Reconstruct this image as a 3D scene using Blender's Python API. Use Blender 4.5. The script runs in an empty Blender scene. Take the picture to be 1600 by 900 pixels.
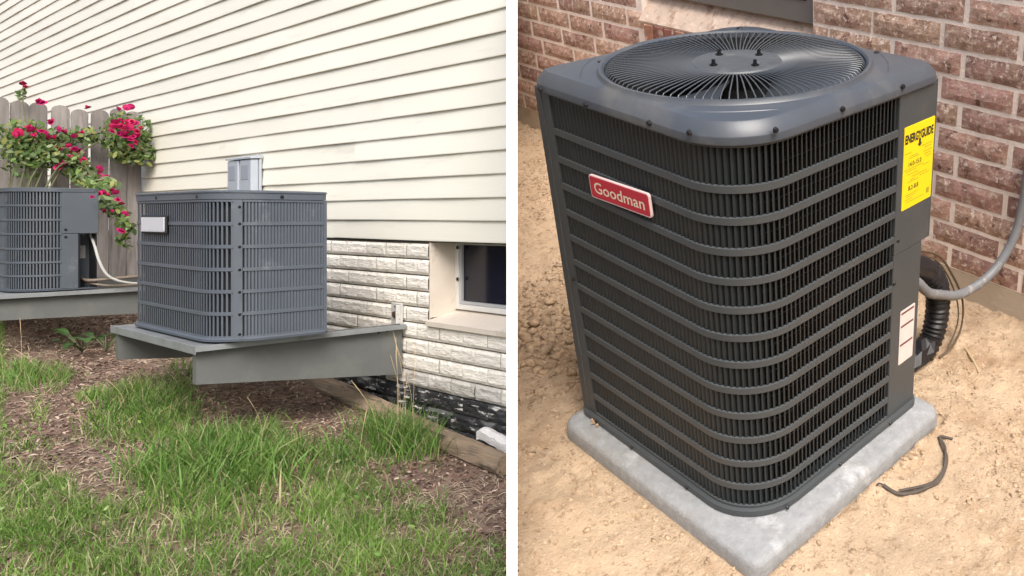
import bpy, math, random
import numpy as np
from mathutils import Matrix, Vector
R_ = math.radians
random.seed(7); rng = np.random.default_rng(7)
sc = bpy.context.scene
COL = sc.collection

# ------------------------------------------------------------------ camera
F, CX, CY = 1286.0, 1288.3, 337.45          # focal length and principal point, pixels of a 1600x900 frame
CAMZ = 1.40
cam = bpy.data.cameras.new('camera'); camo = bpy.data.objects.new('camera', cam); COL.objects.link(camo)
camo.location = (0, 0, CAMZ); camo.rotation_euler = (R_(90), 0, 0)
cam.sensor_width = 36; cam.lens = F/1600*36
cam.shift_x = -(CX-800)/1600; cam.shift_y = -(450-CY)/1600
cam.clip_start = .05; cam.clip_end = 500
sc.camera = camo
# ------------------------------------------------------------------ light
SUN_EL, SUN_ROT = 42, 159
w = bpy.data.worlds.new('World'); sc.world = w; w.use_nodes = True
nt = w.node_tree; bg = nt.nodes['Background']; sky = nt.nodes.new('ShaderNodeTexSky')
sky.sky_type = 'NISHITA'; sky.sun_disc = False; sky.sun_elevation = R_(SUN_EL); sky.sun_rotation = R_(SUN_ROT)
sky.air_density = 1.0; sky.dust_density = 4.0; sky.ozone_density = 1.0
nt.links.new(sky.outputs[0], bg.inputs[0]); bg.inputs[1].default_value = .14
sl = bpy.data.lights.new('sun', 'SUN'); so = bpy.data.objects.new('sun', sl); COL.objects.link(so)
sl.energy = 2.5; sl.angle = R_(34); sl.color = (1, .985, .96)
sd = Vector((math.sin(R_(SUN_ROT))*math.cos(R_(SUN_EL)), math.cos(R_(SUN_ROT))*math.cos(R_(SUN_EL)), math.sin(R_(SUN_EL))))
so.rotation_euler = sd.to_track_quat('Z', 'Y').to_euler(); so.location = (0, -3, 8)
sc.view_settings.view_transform = 'Standard'; sc.view_settings.look = 'None'
sc.view_settings.exposure = .55; sc.view_settings.gamma = 1

# ------------------------------------------------------------------ frames of the two yards
A = Matrix(((1, 0, 0), (0, 0, 1), (0, -1, 0)))
def frame(Rm, t):
    M = (A @ Rm).to_4x4(); v = A @ Vector(t); M.translation = (v.x, v.y, v.z+CAMZ); return M
yaw = .62145
ML = frame(Matrix(((math.cos(yaw), math.sin(yaw), 0), (0, 0, -1), (-math.sin(yaw), math.cos(yaw), 0))), (0, 0, 0))
ML.translation = ML.to_3x3() @ Vector((-2.319, 2.5943, -.29956)) + Vector((0, 0, CAMZ))
MR = frame(Matrix(((.65769, -.75328, -.0012), (-.32227, -.27993, -.90431), (.68087, .59515, -.42688))), (-.18263, .79833, 2.10424))
MLi, MRi = ML.inverted(), MR.inverted()
def ray(Mi, px, py, ax, val):               # where the sight line of a photo point meets a plane of a yard
    o = Mi @ Vector((0, 0, CAMZ)); d = Mi.to_3x3() @ Vector(((px-CX)/F, 1, -(py-CY)/F))
    return o + d*((val-o[ax])/d[ax])
def gL(x, y): return -1.145 - .1*x           # slope of the left yard
def onL(px, py):
    o = MLi @ Vector((0, 0, CAMZ)); d = MLi.to_3x3() @ Vector(((px-CX)/F, 1, -(py-CY)/F))
    s = (-1.145-.1*o.x-o.z)/(d.z+.1*d.x); return o+d*s
HEAD = Vector(((800-CX)/F, 1, 0)).normalized()   # line that parts the two yards

# ------------------------------------------------------------------ materials
def mat(name, col, rough=.5, metal=0, var=0, vscale=8, bump=0, bscale=40, stretch=(1, 1, 1), spec=.5, stain=None, sscale=3, sthr=.58, swid=.12, rnd=0, coat=0):
    m = bpy.data.materials.new(name); m.use_nodes = True; n = m.node_tree.nodes; l = m.node_tree.links
    b = n['Principled BSDF']; b.inputs['Roughness'].default_value = rough; b.inputs['Metallic'].default_value = metal
    b.inputs['Specular IOR Level'].default_value = spec
    tc = n.new('ShaderNodeTexCoord'); mp = n.new('ShaderNodeMapping'); mp.inputs['Scale'].default_value = stretch
    l.new(tc.outputs['Object'], mp.inputs[0]); vec = mp.outputs[0]
    c = n.new('ShaderNodeRGB'); c.outputs[0].default_value = (*col, 1); cur = c.outputs[0]
    def noise(scale, det=6, rgh=.6):
        t = n.new('ShaderNodeTexNoise'); t.inputs['Scale'].default_value = scale; t.inputs['Detail'].default_value = det
        t.inputs['Roughness'].default_value = rgh; l.new(vec, t.inputs['Vector']); return t.outputs[0]
    if rnd:
        oi = n.new('ShaderNodeObjectInfo'); hs = n.new('ShaderNodeHueSaturation'); mr = n.new('ShaderNodeMapRange')
        mr.inputs[3].default_value = 1-rnd; mr.inputs[4].default_value = 1+rnd
        fm = n.new('ShaderNodeMath'); fm.operation = 'MULTIPLY'; fm.inputs[1].default_value = 7.31; fr_ = n.new('ShaderNodeMath'); fr_.operation = 'FRACT'; hm = n.new('ShaderNodeMapRange'); hm.inputs[3].default_value = .5-rnd*.07; hm.inputs[4].default_value = .5+rnd*.07
        l.new(oi.outputs['Random'], fm.inputs[0]); l.new(fm.outputs[0], fr_.inputs[0]); l.new(fr_.outputs[0], hm.inputs[0]); l.new(hm.outputs[0], hs.inputs['Hue'])
        l.new(oi.outputs['Random'], mr.inputs[0]); l.new(mr.outputs[0], hs.inputs['Value']); l.new(cur, hs.inputs['Color']); cur = hs.outputs[0]
        va = n.new('ShaderNodeVectorMath'); va.operation = 'ADD'; mu = n.new('ShaderNodeMath'); mu.operation = 'MULTIPLY'; mu.inputs[1].default_value = 37
        l.new(oi.outputs['Random'], mu.inputs[0]); l.new(vec, va.inputs[0]); l.new(mu.outputs[0], va.inputs[1]); vec = va.outputs[0]
    if var:
        hs = n.new('ShaderNodeHueSaturation'); mr = n.new('ShaderNodeMapRange'); mr.inputs[1].default_value = .3; mr.inputs[2].default_value = .7
        mr.inputs[3].default_value = 1-var; mr.inputs[4].default_value = 1+var
        l.new(noise(vscale), mr.inputs[0]); l.new(mr.outputs[0], hs.inputs['Value']); l.new(cur, hs.inputs['Color']); cur = hs.outputs[0]
    for st in ([] if stain is None else stain if isinstance(stain, list) else [stain]):
        sc_, ss, th, wd = st
        mx = n.new('ShaderNodeMix'); mx.data_type = 'RGBA'; mr = n.new('ShaderNodeMapRange')
        mr.inputs[1].default_value = th; mr.inputs[2].default_value = th+wd; l.new(noise(ss, 8, .68), mr.inputs[0])
        l.new(mr.outputs[0], mx.inputs[0]); l.new(cur, mx.inputs[6]); mx.inputs[7].default_value = (*sc_, 1); cur = mx.outputs[2]
    if rnd > .15:
        h2 = n.new('ShaderNodeHueSaturation'); m2 = n.new('ShaderNodeMapRange'); m2.inputs[3].default_value = 1-rnd*.8; m2.inputs[4].default_value = 1+rnd*.6; l.new(fr_.outputs[0], m2.inputs[0]); l.new(m2.outputs[0], h2.inputs['Value']); l.new(cur, h2.inputs['Color']); cur = h2.outputs[0]
    l.new(cur, b.inputs['Base Color'])
    if bump:
        bp = n.new('ShaderNodeBump'); bp.inputs['Strength'].default_value = bump; bp.inputs['Distance'].default_value = .01
        l.new(noise(bscale, 8, .65), bp.inputs['Height']); l.new(bp.outputs[0], b.inputs['Normal'])
    if coat: b.inputs['Coat Weight'].default_value = coat
    m['out'] = 0
    return m
def vmat(name, rough=.6, trans=0, var=0, spec=.3):   # colour from the vertex colour "tint" of the piece itself
    m = bpy.data.materials.new(name); m.use_nodes = True; n = m.node_tree.nodes; l = m.node_tree.links; b = n['Principled BSDF']
    at = n.new('ShaderNodeVertexColor'); at.layer_name = 'tint'; l.new(at.outputs[0], b.inputs['Base Color'])
    b.inputs['Roughness'].default_value = rough; b.inputs['Specular IOR Level'].default_value = spec
    if trans:
        tr = n.new('ShaderNodeBsdfTranslucent'); l.new(at.outputs[0], tr.inputs[0]); mx = n.new('ShaderNodeMixShader'); mx.inputs[0].default_value = trans
        l.new(b.outputs[0], mx.inputs[1]); l.new(tr.outputs[0], mx.inputs[2]); l.new(mx.outputs[0], n['Material Output'].inputs[0])
    return m

# ------------------------------------------------------------------ mesh builder
class MB:
    def __init__(s): s.v = []; s.f = []
    def add(s, vs, fs):
        o = len(s.v); s.v += [tuple(q) for q in vs]; s.f += [tuple(i+o for i in q) for q in fs]; return s
    def box(s, x0, x1, y0, y1, z0, z1, c=0):
        if c:                                   # chamfered on all edges along every axis: 24 verts
            P = []
            X, Y, Z = (x0, x1), (y0, y1), (z0, z1)
            idx = {}
            for i in (0, 1):
                for j in (0, 1):
                    for k in (0, 1):
                        sx, sy, sz = (1, -1)[i], (1, -1)[j], (1, -1)[k]
                        for a, d in enumerate(((0, sy*c, sz*c), (sx*c, 0, sz*c), (sx*c, sy*c, 0))):
                            idx[i, j, k, a] = len(P); P.append((X[i]+d[0], Y[j]+d[1], Z[k]+d[2]))
            fs = []
            for i in (0, 1): fs.append([idx[i, j, k, 0] for j, k in ((0, 0), (1, 0), (1, 1), (0, 1))][::1 if i else -1])
            for j in (0, 1): fs.append([idx[i, j, k, 1] for i, k in ((0, 0), (1, 0), (1, 1), (0, 1))][::-1 if j else 1])
            for k in (0, 1): fs.append([idx[i, j, k, 2] for i, j in ((0, 0), (1, 0), (1, 1), (0, 1))][::1 if k else -1])
            for i in (0, 1):
                for j in (0, 1):
                    q = [idx[i, j, 0, 0], idx[i, j, 1, 0], idx[i, j, 1, 1], idx[i, j, 0, 1]]; fs.append(q)
                for k in (0, 1):
                    fs.append([idx[i, 0, k, 0], idx[i, 1, k, 0], idx[i, 1, k, 2], idx[i, 0, k, 2]])
            for j in (0, 1):
                for k in (0, 1): fs.append([idx[0, j, k, 1], idx[1, j, k, 1], idx[1, j, k, 2], idx[0, j, k, 2]])
            for i in (0, 1):
                for j in (0, 1):
                    for k in (0, 1): fs.append([idx[i, j, k, a] for a in (0, 1, 2)])
            return s.add(P, fs)
        return s.add([(x0, y0, z0), (x1, y0, z0), (x1, y1, z0), (x0, y1, z0), (x0, y0, z1), (x1, y0, z1), (x1, y1, z1), (x0, y1, z1)],
                     [(0, 3, 2, 1), (4, 5, 6, 7), (0, 1, 5, 4), (1, 2, 6, 5), (2, 3, 7, 6), (3, 0, 4, 7)])
    def prism(s, poly, z0, z1):
        n = len(poly)
        return s.add([(x, y, z0) for x, y in poly]+[(x, y, z1) for x, y in poly],
                     [tuple(range(n))[::-1], tuple(range(n, 2*n))]+[(i, (i+1) % n, n+(i+1) % n, n+i) for i in range(n)])
    def loft(s, rings, close=True, cap0=False, cap1=False):
        n = len(rings[0]); o = []
        fs = []
        for k in range(len(rings)-1):
            for i in range(n if close else n-1):
                j = (i+1) % n; fs.append((k*n+i, k*n+j, (k+1)*n+j, (k+1)*n+i))
        if cap0: fs.append(tuple(range(n))[::-1])
        if cap1: fs.append(tuple(range((len(rings)-1)*n, len(rings)*n)))
        return s.add([p for r in rings for p in r], fs)
    def tube(s, pts, r, seg=8, caps=True):
        pts = [Vector(p) for p in pts]; rings = []; up = Vector((.31, .17, .93))
        for i, p in enumerate(pts):
            t = (pts[min(i+1, len(pts)-1)]-pts[max(i-1, 0)]).normalized()
            a = t.cross(up)
            if a.length < .05: a = t.cross(Vector((1, 0, 0)))
            a.normalize(); b = t.cross(a); rr = r(i/(len(pts)-1)) if callable(r) else r
            rings.append([p+a*math.cos(k*2*math.pi/seg)*rr+b*math.sin(k*2*math.pi/seg)*rr for k in range(seg)])
        return s.loft(rings, True, caps, caps)
    def disc(s, c, n, r, h, seg=10, r2=None):   # short drum along n
        c = Vector(c); n = Vector(n).normalized(); a = n.orthogonal().normalized(); b = n.cross(a); r2 = r if r2 is None else r2
        return s.loft([[c+n*hh+(a*math.cos(k*2*math.pi/seg)+b*math.sin(k*2*math.pi/seg))*rr for k in range(seg)] for hh, rr in ((0, r), (h, r2))], True, True, True)
def smooth_path(pts, n=8):
    pts = [Vector(p) for p in pts]; out = []
    for i in range(len(pts)-1):
        p0, p1, p2, p3 = pts[max(i-1, 0)], pts[i], pts[i+1], pts[min(i+2, len(pts)-1)]
        for k in range(n):
            t = k/n; out.append(.5*((2*p1)+(p2-p0)*t+(2*p0-5*p1+4*p2-p3)*t*t+(3*p1-p0-3*p2+p3)*t**3))
    return out+[pts[-1]]

OFF = {}
def thing(name, label, cat, M, loc=(0, 0, 0), group=None):
    o = bpy.data.objects.new(name, None); COL.objects.link(o); o.empty_display_size = .1
    o.matrix_world = M @ Matrix.Translation(loc); o['label'] = label; o['category'] = cat
    if group: o['group'] = group
    OFF[o.name] = (Vector(loc)); return o
def meshof(name, mb, m, off=(0, 0, 0), smooth=False, recalc=True, sharp=35):
    me = bpy.data.meshes.new(name); ox, oy, oz = off
    me.from_pydata([(x-ox, y-oy, z-oz) for x, y, z in mb.v], [], mb.f)
    if recalc:
        import bmesh
        bm = bmesh.new(); bm.from_mesh(me); bmesh.ops.recalc_face_normals(bm, faces=bm.faces); bm.to_mesh(me); bm.free()
    if m: me.materials.append(m)
    if smooth:
        me.polygons.foreach_set('use_smooth', [True]*len(me.polygons))
        try: me.set_sharp_from_angle(angle=R_(sharp))
        except Exception: pass
    me.update(); return me
def part(name, mb, m, parent, smooth=False, kind=None, label=None, sharp=35):   # mesh in yard coordinates, child of a thing or of a part
    off = OFF[parent.name]; me = meshof(name, mb, m, off, smooth, sharp=sharp); o = bpy.data.objects.new(name, me); COL.objects.link(o)
    o.parent = parent; OFF[o.name] = off
    if kind: o['kind'] = kind
    if label: o['label'] = label
    return o
def inst(name, me, parent, mtx):                                     # shares mesh data; mtx in yard coordinates
    o = bpy.data.objects.new(name, me); COL.objects.link(o); o.parent = parent
    o.matrix_local = Matrix.Translation(-OFF[parent.name]) @ mtx; OFF[o.name] = Vector(OFF[parent.name]); return o
def single(name, mb, m, M, loc, label, cat, group=None, smooth=False):
    me = meshof(name, mb, m, loc, smooth); o = bpy.data.objects.new(name, me); COL.objects.link(o)
    o.matrix_world = M @ Matrix.Translation(loc); o['label'] = label; o['category'] = cat
    if group: o['group'] = group
    OFF[o.name] = Vector(loc); return o
def fast(name, V, T, m, M, cols=None, smooth=False):                  # triangles from numpy arrays
    me = bpy.data.meshes.new(name); nv, nf = len(V), len(T); k = T.shape[1]
    me.vertices.add(nv); me.vertices.foreach_set('co', np.ascontiguousarray(V, np.float32).ravel())
    me.loops.add(nf*k); me.loops.foreach_set('vertex_index', np.ascontiguousarray(T, np.int32).ravel())
    me.polygons.add(nf); me.polygons.foreach_set('loop_start', np.arange(0, nf*k, k, dtype=np.int32))
    if smooth: me.polygons.foreach_set('use_smooth', np.ones(nf, bool))
    if cols is not None:
        a = me.color_attributes.new('tint', 'FLOAT_COLOR', 'POINT')
        a.data.foreach_set('color', np.concatenate([cols, np.ones((nv, 1))], 1).astype(np.float32).ravel())
    me.materials.append(m); me.update(calc_edges=True); me.validate()
    o = bpy.data.objects.new(name, me); COL.objects.link(o); o.matrix_world = M; return o

# numpy value noise
LAT = rng.random((256, 256))
def vnoise(x, y):
    xi = np.floor(x).astype(int); yi = np.floor(y).astype(int); fx = x-xi; fy = y-yi
    fx = fx*fx*(3-2*fx); fy = fy*fy*(3-2*fy)
    g = lambda a, b: LAT[a % 256, b % 256]
    return (g(xi, yi)*(1-fx)+g(xi+1, yi)*fx)*(1-fy)+(g(xi, yi+1)*(1-fx)+g(xi+1, yi+1)*fx)*fy
def fbm(x, y, oct=5, rough=.5):
    s = 0; a = 1; t = 0
    for k in range(oct): s = s+a*(vnoise(x*2**k+17*k, y*2**k+5*k)-.5); t += a; a *= rough
    return s/t*2

# ------------------------------------------------------------------ plan path with rounded corners
class Path:
    def __init__(s, pts, r, n=14):
        pts = [Vector((*p, 0)) for p in pts]; out = [pts[0]]
        for i in range(1, len(pts)-1):
            a = (pts[i-1]-pts[i]).normalized(); b = (pts[i+1]-pts[i]).normalized(); ri = r[i-1] if isinstance(r, (list, tuple)) else r
            c = pts[i]+(a+b)*ri; p0, p1 = pts[i]+a*ri, pts[i]+b*ri
            for k in range(n+1):
                th = k/n*math.pi/2; out.append(c+(p0-c)*math.cos(th)+(p1-c)*math.sin(th))
        out.append(pts[-1]); s.p = [out[0]]
        for q in out[1:]:
            if (q-s.p[-1]).length > 1e-5: s.p.append(q)
        s.cum = [0]
        for i in range(1, len(s.p)): s.cum.append(s.cum[-1]+(s.p[i]-s.p[i-1]).length)
        s.L = s.cum[-1]
    def tan(s, i):
        a = s.p[max(i-1, 0)]; b = s.p[min(i+1, len(s.p)-1)]; return (b-a).normalized()
    def at(s, d):
        d = min(max(d, 0), s.L); i = 0
        while i < len(s.cum)-2 and s.cum[i+1] < d: i += 1
        f = (d-s.cum[i])/(s.cum[i+1]-s.cum[i]); t = (s.tan(i)*(1-f)+s.tan(i+1)*f).normalized()
        return s.p[i].lerp(s.p[i+1], f), t, Vector((t.y, -t.x, 0))
    def strip(s, mb, d0, d1, z0, z1, o0, o1):    # band of the path between d0 and d1
        ds = [d0]+[c for c in s.cum if d0+1e-4 < c < d1-1e-4]+[d1]; sec = []
        for d in ds:
            p, t, n = s.at(d); a = p+n*o0; b = p+n*o1
            sec.append([(a.x, a.y, z0), (b.x, b.y, z0+.0015), (b.x, b.y, z1-.0015), (a.x, a.y, z1)])
        mb.loft(sec, True, True, True)
    def slats(s, mb, d0, d1, z0, z1, pitch, depth, flip, lip=.3, reach=.95, th=.0012):
        n = max(1, round((d1-d0)/pitch)); pt = (d1-d0)/n; sg = -1 if flip else 1
        for i in range(n):
            d = d0+(i if not flip else i+1)*pt; p, t, nn = s.at(d); t = t*sg
            A0 = p-nn*.001; B = p+t*(lip*pt)-nn*.0012; C = p+t*(reach*pt)-nn*depth
            for z_a, z_b in ((z0, z1),):
                q = []
                for z, sh in ((z_a, 0), (z_b-pt*.5, 0), (z_b, .22*pt)):
                    q.append([(A0.x+t.x*sh, A0.y+t.y*sh, z), (B.x+t.x*sh*.5, B.y+t.y*sh*.5, z), (C.x, C.y, z), (C.x-nn.x*th, C.y-nn.y*th, z), (B.x-nn.x*th*1.5, B.y-nn.y*th*1.5, z), (A0.x-nn.x*th*1.5+t.x*sh, A0.y-nn.y*th*1.5+t.y*sh, z)])
                mb.loft(q, True)
def rrect(x0, x1, y0, y1, rad, off=0, n=10):      # corners in order (x0,y0),(x1,y0),(x1,y1),(x0,y1)
    x0 -= off; x1 += off; y0 -= off; y1 += off; out = []
    for (cx, cy, sx, sy, a0), r in zip(((x0, y0, 1, 1, 180), (x1, y0, -1, 1, 270), (x1, y1, -1, -1, 0), (x0, y1, 1, -1, 90)), rad):
        r = max(r+off, .004)
        for k in range(n+1):
            a = R_(a0+90*k/n); out.append((cx+sx*r+math.cos(a)*r, cy+sy*r+math.sin(a)*r))
    return out

def text_mb(s, o, ex, ey, width, height, n, thick=.001, bold=0.0, shear=0.0):
    cu = bpy.data.curves.new('t', 'FONT'); cu.body = s; cu.size = 1; cu.offset = bold; cu.shear = shear; cu.resolution_u = 3
    ob = bpy.data.objects.new('t', cu); COL.objects.link(ob); dg = bpy.context.evaluated_depsgraph_get(); dg.update()
    me = bpy.data.meshes.new_from_object(ob.evaluated_get(dg)); vs = [v.co.copy() for v in me.vertices]; fs = [tuple(p.vertices) for p in me.polygons]
    bpy.data.objects.remove(ob); bpy.data.meshes.remove(me); bpy.data.curves.remove(cu)
    xs = [v.x for v in vs]; ys = [v.y for v in vs]; sx = width/(max(xs)-min(xs)); sy = height/(max(ys)-min(ys))
    o, ex, ey, n = Vector(o), Vector(ex), Vector(ey), Vector(n); mb = MB()
    mb.add([o+ex*((v.x-min(xs))*sx)+ey*((v.y-min(ys))*sy)+n*thick for v in vs], fs); return mb

# ------------------------------------------------------------------ the materials
M_siding = mat('cream vinyl', (.79, .765, .665), .45, var=.035, vscale=2.2, bump=.10, bscale=60, stretch=(.12, 1, 1), stain=[((.50, .48, .40), 5, .60, .25), ((.36, .34, .29), 14, .70, .2)], rnd=.03)
M_backing = mat('dark sheathing', (.06, .06, .055), .8)
M_block = mat('white painted split block', (.86, .81, .73), .75, var=.08, vscale=9, bump=1, bscale=60, stretch=(.35, 1, 1.9), stain=[((.66, .61, .53), 7, .53, .2), ((.33, .29, .26), 55, .565, .12)], rnd=.06)
M_blockdirty = mat('weathered painted block', (.56, .54, .50), .8, var=.15, vscale=9, bump=1, bscale=60, stretch=(.35, 1, 1.9), stain=[((.28, .23, .18), 6, .48, .18), ((.05, .05, .05), 12, .58, .06)], rnd=.1)
M_tar = mat('black tarred block with flaking paint', (.022, .022, .024), .6, var=.3, vscale=14, bump=1, bscale=30, stretch=(.35, 1, 1.7), stain=[((.13, .13, .13), 14, .5, .1), ((.55, .53, .5), 24, .575, .04)], rnd=.1)
M_plaster = mat('smooth painted plaster', (.62, .55, .47), .7, var=.07, vscale=6, bump=.15, bscale=30, stain=[((.40, .34, .28), 5, .56, .2), ((.16, .13, .11), 16, .70, .05)])
M_mortarL = mat('dirty mortar', (.20, .18, .165), .9, var=.2, bump=.3)
M_frame = mat('white window frame', (.62, .61, .58), .4, var=.06)
M_sash = mat('grey sash', (.38, .39, .40), .4)
M_glass = mat('dark window glass', (.010, .011, .022), .12, spec=.25)
M_acgrey = mat('blue grey cabinet paint', (.082, .096, .118), .42, var=.07, vscale=5, bump=.03, bscale=80, stain=[((.17, .185, .20), 9, .6, .2)])
M_acgrey2 = mat('slate grey cabinet paint', (.072, .086, .104), .5, var=.10, vscale=4, bump=.03, stain=[((.15, .16, .165), 8, .58, .2)])
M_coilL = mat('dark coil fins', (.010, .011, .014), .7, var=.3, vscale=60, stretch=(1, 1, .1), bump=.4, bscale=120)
M_deck = mat('galvanised grey deck', (.25, .265, .275), .45, metal=.25, var=.12, vscale=4, bump=.05, stain=[((.18, .18, .175), 5, .52, .2)])
M_beam = mat('grey painted steel beam', (.115, .120, .117), .5, var=.12, vscale=2.5, bump=.05, bscale=50, stain=[((.155, .16, .15), 3.2, .52, .2), ((.42, .41, .27), 17, .70, .05), ((.09, .085, .075), 12, .68, .08)])
M_black = mat('black rubber', (.012, .012, .013), .5, var=.2)
M_screw = mat('dark screw steel', (.02, .02, .022), .4, metal=.5)
M_badge = mat('silver badge', (.62, .63, .68), .35, metal=.2)
M_boxgrey = mat('grey painted steel box', (.40, .44, .50), .38, metal=.15, var=.06, vscale=6)
M_boxdark = mat('grey embossed panel', (.27, .29, .34), .45)
M_tab = mat('white painted steel tab', (.50, .49, .47), .5, var=.1, vscale=30, stain=((.2, .13, .08), 25, .62, .08))
M_rust = mat('rusty bolt', (.06, .03, .02), .7, bump=.3)
M_wood = mat('weathered grey cedar', (.22, .20, .19), .85, var=.22, vscale=5, bump=.5, bscale=14, stretch=(6, 6, .5), stain=[((.085, .07, .06), 4, .54, .18)], rnd=.16)
M_timber = mat('weathered landscape timber', (.25, .185, .125), .9, var=.25, vscale=6, bump=.9, bscale=14, stretch=(.6, 7, 7), stain=[((.07, .055, .04), 5, .5, .15), ((.40, .34, .26), 7, .6, .1)])
M_whitewood = mat('white painted split board', (.62, .60, .59), .8, var=.15, vscale=9, bump=.9, bscale=16, stretch=(.8, 5, 5), stain=((.16, .13, .11), 9, .6, .1))
M_cable = mat('pale grey cable', (.36, .36, .34), .5)
M_pipe = mat('dull copper pipe', (.14, .11, .085), .6, var=.2)
M_soilL = mat('reddish brown soil', (.165, .105, .078), .95, var=.35, vscale=14, bump=1, bscale=45, stain=[((.27, .20, .15), 9, .52, .15), ((.06, .04, .03), 25, .58, .1)])
M_blade = vmat('grass blades', .5, .35)
M_litter = vmat('straw and mulch', .9, 0, spec=.1)
M_leaf = vmat('leaves', .45, .25)
M_petal = mat('crimson petals', (.46, .017, .115), .55, var=.25, vscale=60, rnd=.14, spec=.25)
M_stem = mat('green brown cane', (.09, .10, .045), .7, var=.3)
M_part = mat('white painted partition', (.86, .86, .85), .6, var=.01, bump=.03)
# right
M_char = mat('charcoal cabinet paint', (.060, .067, .071), .42, var=.07, vscale=4, bump=.03, bscale=90, stain=[((.085, .085, .082), 7, .57, .2)])
M_cap = mat('charcoal top cover paint', (.064, .073, .087), .36, var=.09, vscale=5, bump=.03, bscale=70, stain=[((.125, .122, .115), 4, .52, .2), ((.16, .15, .14), 30, .68, .1)])
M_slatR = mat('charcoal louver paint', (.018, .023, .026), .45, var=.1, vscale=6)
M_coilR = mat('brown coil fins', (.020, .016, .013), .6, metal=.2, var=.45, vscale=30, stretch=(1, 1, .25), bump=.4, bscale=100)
M_rod = mat('coil guard wire', (.12, .115, .11), .35, metal=.6)
M_guard = mat('grey guard wire', (.075, .082, .092), .35)
M_fan = mat('grey fan blade', (.075, .085, .10), .3, metal=.2, var=.08)
M_dark = mat('dark fan well', (.012, .012, .013), .7)
M_hub = mat('dusty motor plate', (.085, .09, .095), .45, var=.2, vscale=16, stain=((.2, .19, .175), 14, .58, .15))
M_red = mat('red badge enamel', (.50, .018, .040), .35)
M_pinkwhite = mat('pale badge rim', (.80, .62, .60), .4)
M_cream = mat('cream lettering', (.80, .66, .50), .5)
M_yellow = mat('yellow label', (.86, .66, .006), .45, var=.04, vscale=20)
M_ink = mat('black ink', (.02, .02, .015), .6)
M_inkfaint = mat('small grey print', (.42, .33, .02), .6)
M_wlabel = mat('white label', (.72, .64, .61), .5, var=.06, vscale=30)
M_bar = mat('dark red bar', (.16, .05, .05), .6)
M_conc = mat('smooth concrete pad', (.29, .297, .303), .8, var=.14, vscale=38, bump=.45, bscale=110, stain=[((.27, .255, .235), 5, .53, .2), ((.46, .465, .475), 9, .55, .15), ((.16, .14, .12), 60, .70, .06)])
M_footing = mat('sandy footing concrete', (.50, .42, .33), .9, var=.10, vscale=6, bump=.4, bscale=40, stain=((.40, .31, .22), 6, .5, .2))
M_mortar = mat('pale pink mortar', (.86, .76, .69), .9, var=.10, vscale=10, bump=.5, bscale=80)
M_brick = mat('tumbled brown brick', (.45, .28, .22), .85, var=.30, vscale=18, bump=.8, bscale=45, stain=[((.42, .29, .205), 7, .53, .12), ((.62, .46, .37), 30, .52, .10), ((.17, .085, .065), 20, .57, .07), ((.74, .61, .53), 50, .555, .06)], rnd=.22)
M_sillbrick = mat('rowlock brick', (.27, .12, .085), .85, var=.25, vscale=14, bump=.6, stain=((.5, .38, .31), 20, .56, .08), rnd=.2)
M_sillstone = mat('pale sill mortar', (.56, .435, .35), .85, var=.15, bump=.6, stain=[((.34, .22, .16), 14, .52, .12), ((.68, .56, .47), 22, .56, .1)])
M_winR = mat('grey window rail', (.15, .14, .13), .5, var=.05)
M_hose = mat('black corrugated sleeve', (.014, .013, .015), .42, var=.2)
M_conduit = mat('grey flexible conduit', (.185, .19, .20), .5, var=.10, vscale=20, stain=((.34, .31, .27), 24, .58, .06))
M_wire = mat('brown thin wire', (.10, .065, .035), .6)
M_scrap = mat('dusty dark cable', (.085, .068, .055), .8, var=.3, vscale=40)
M_straw = mat('dry straw', (.52, .40, .24), .8)
M_sand = mat('tan sandy soil', (.53, .39, .26), .95, var=.18, vscale=3.0, bump=1, bscale=110, stain=[((.41, .275, .165), 5, .50, .18), ((.62, .46, .31), 11, .54, .14), ((.33, .215, .13), 38, .55, .10), ((.68, .53, .38), 60, .58, .08), ((.27, .175, .11), 95, .60, .07)])
M_clod = mat('tan soil clods', (.47, .335, .215), .95, var=.4, vscale=30, bump=.6, bscale=80)

# ================================================================== LEFT YARD ground
def parted(V, M, side):                          # True where a point is on the left (+1) / right (-1) of the dividing line
    W = V @ np.array(M.to_3x3()).T + np.array(M.translation)
    return side*(W[:, 0]*HEAD.y - W[:, 1]*HEAD.x) < -.004
def grid_ground(name, xs, ys, zf, m, M, side):
    X, Y = np.meshgrid(xs, ys, indexing='ij'); Z = zf(X, Y); V = np.stack([X.ravel(), Y.ravel(), Z.ravel()], 1); nx, ny = X.shape
    I = np.arange(nx*ny).reshape(nx, ny); Q = np.stack([I[:-1, :-1], I[1:, :-1], I[1:, 1:], I[:-1, 1:]], -1).reshape(-1, 4)
    ok = parted(V, M, side); Q = Q[ok[Q].all(1)]
    o = fast(name, V, Q, m, M, smooth=True); o['kind'] = 'structure'; return o
def zL(x, y):
    return -1.145-.1*x+.030*fbm(x*1.3, y*1.3, 4)+.012*fbm(x*9, y*9, 4)-.02
xs = np.concatenate([np.arange(-16, -6.5, .25), np.arange(-6.5, .4, .022), np.arange(.4, 7, .3)])
ys = np.concatenate([np.arange(-9, -2.6, .3), np.arange(-2.6, .12, .022)])
grid_ground('ground', xs, ys, zL, M_soilL, ML, 1)

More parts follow.
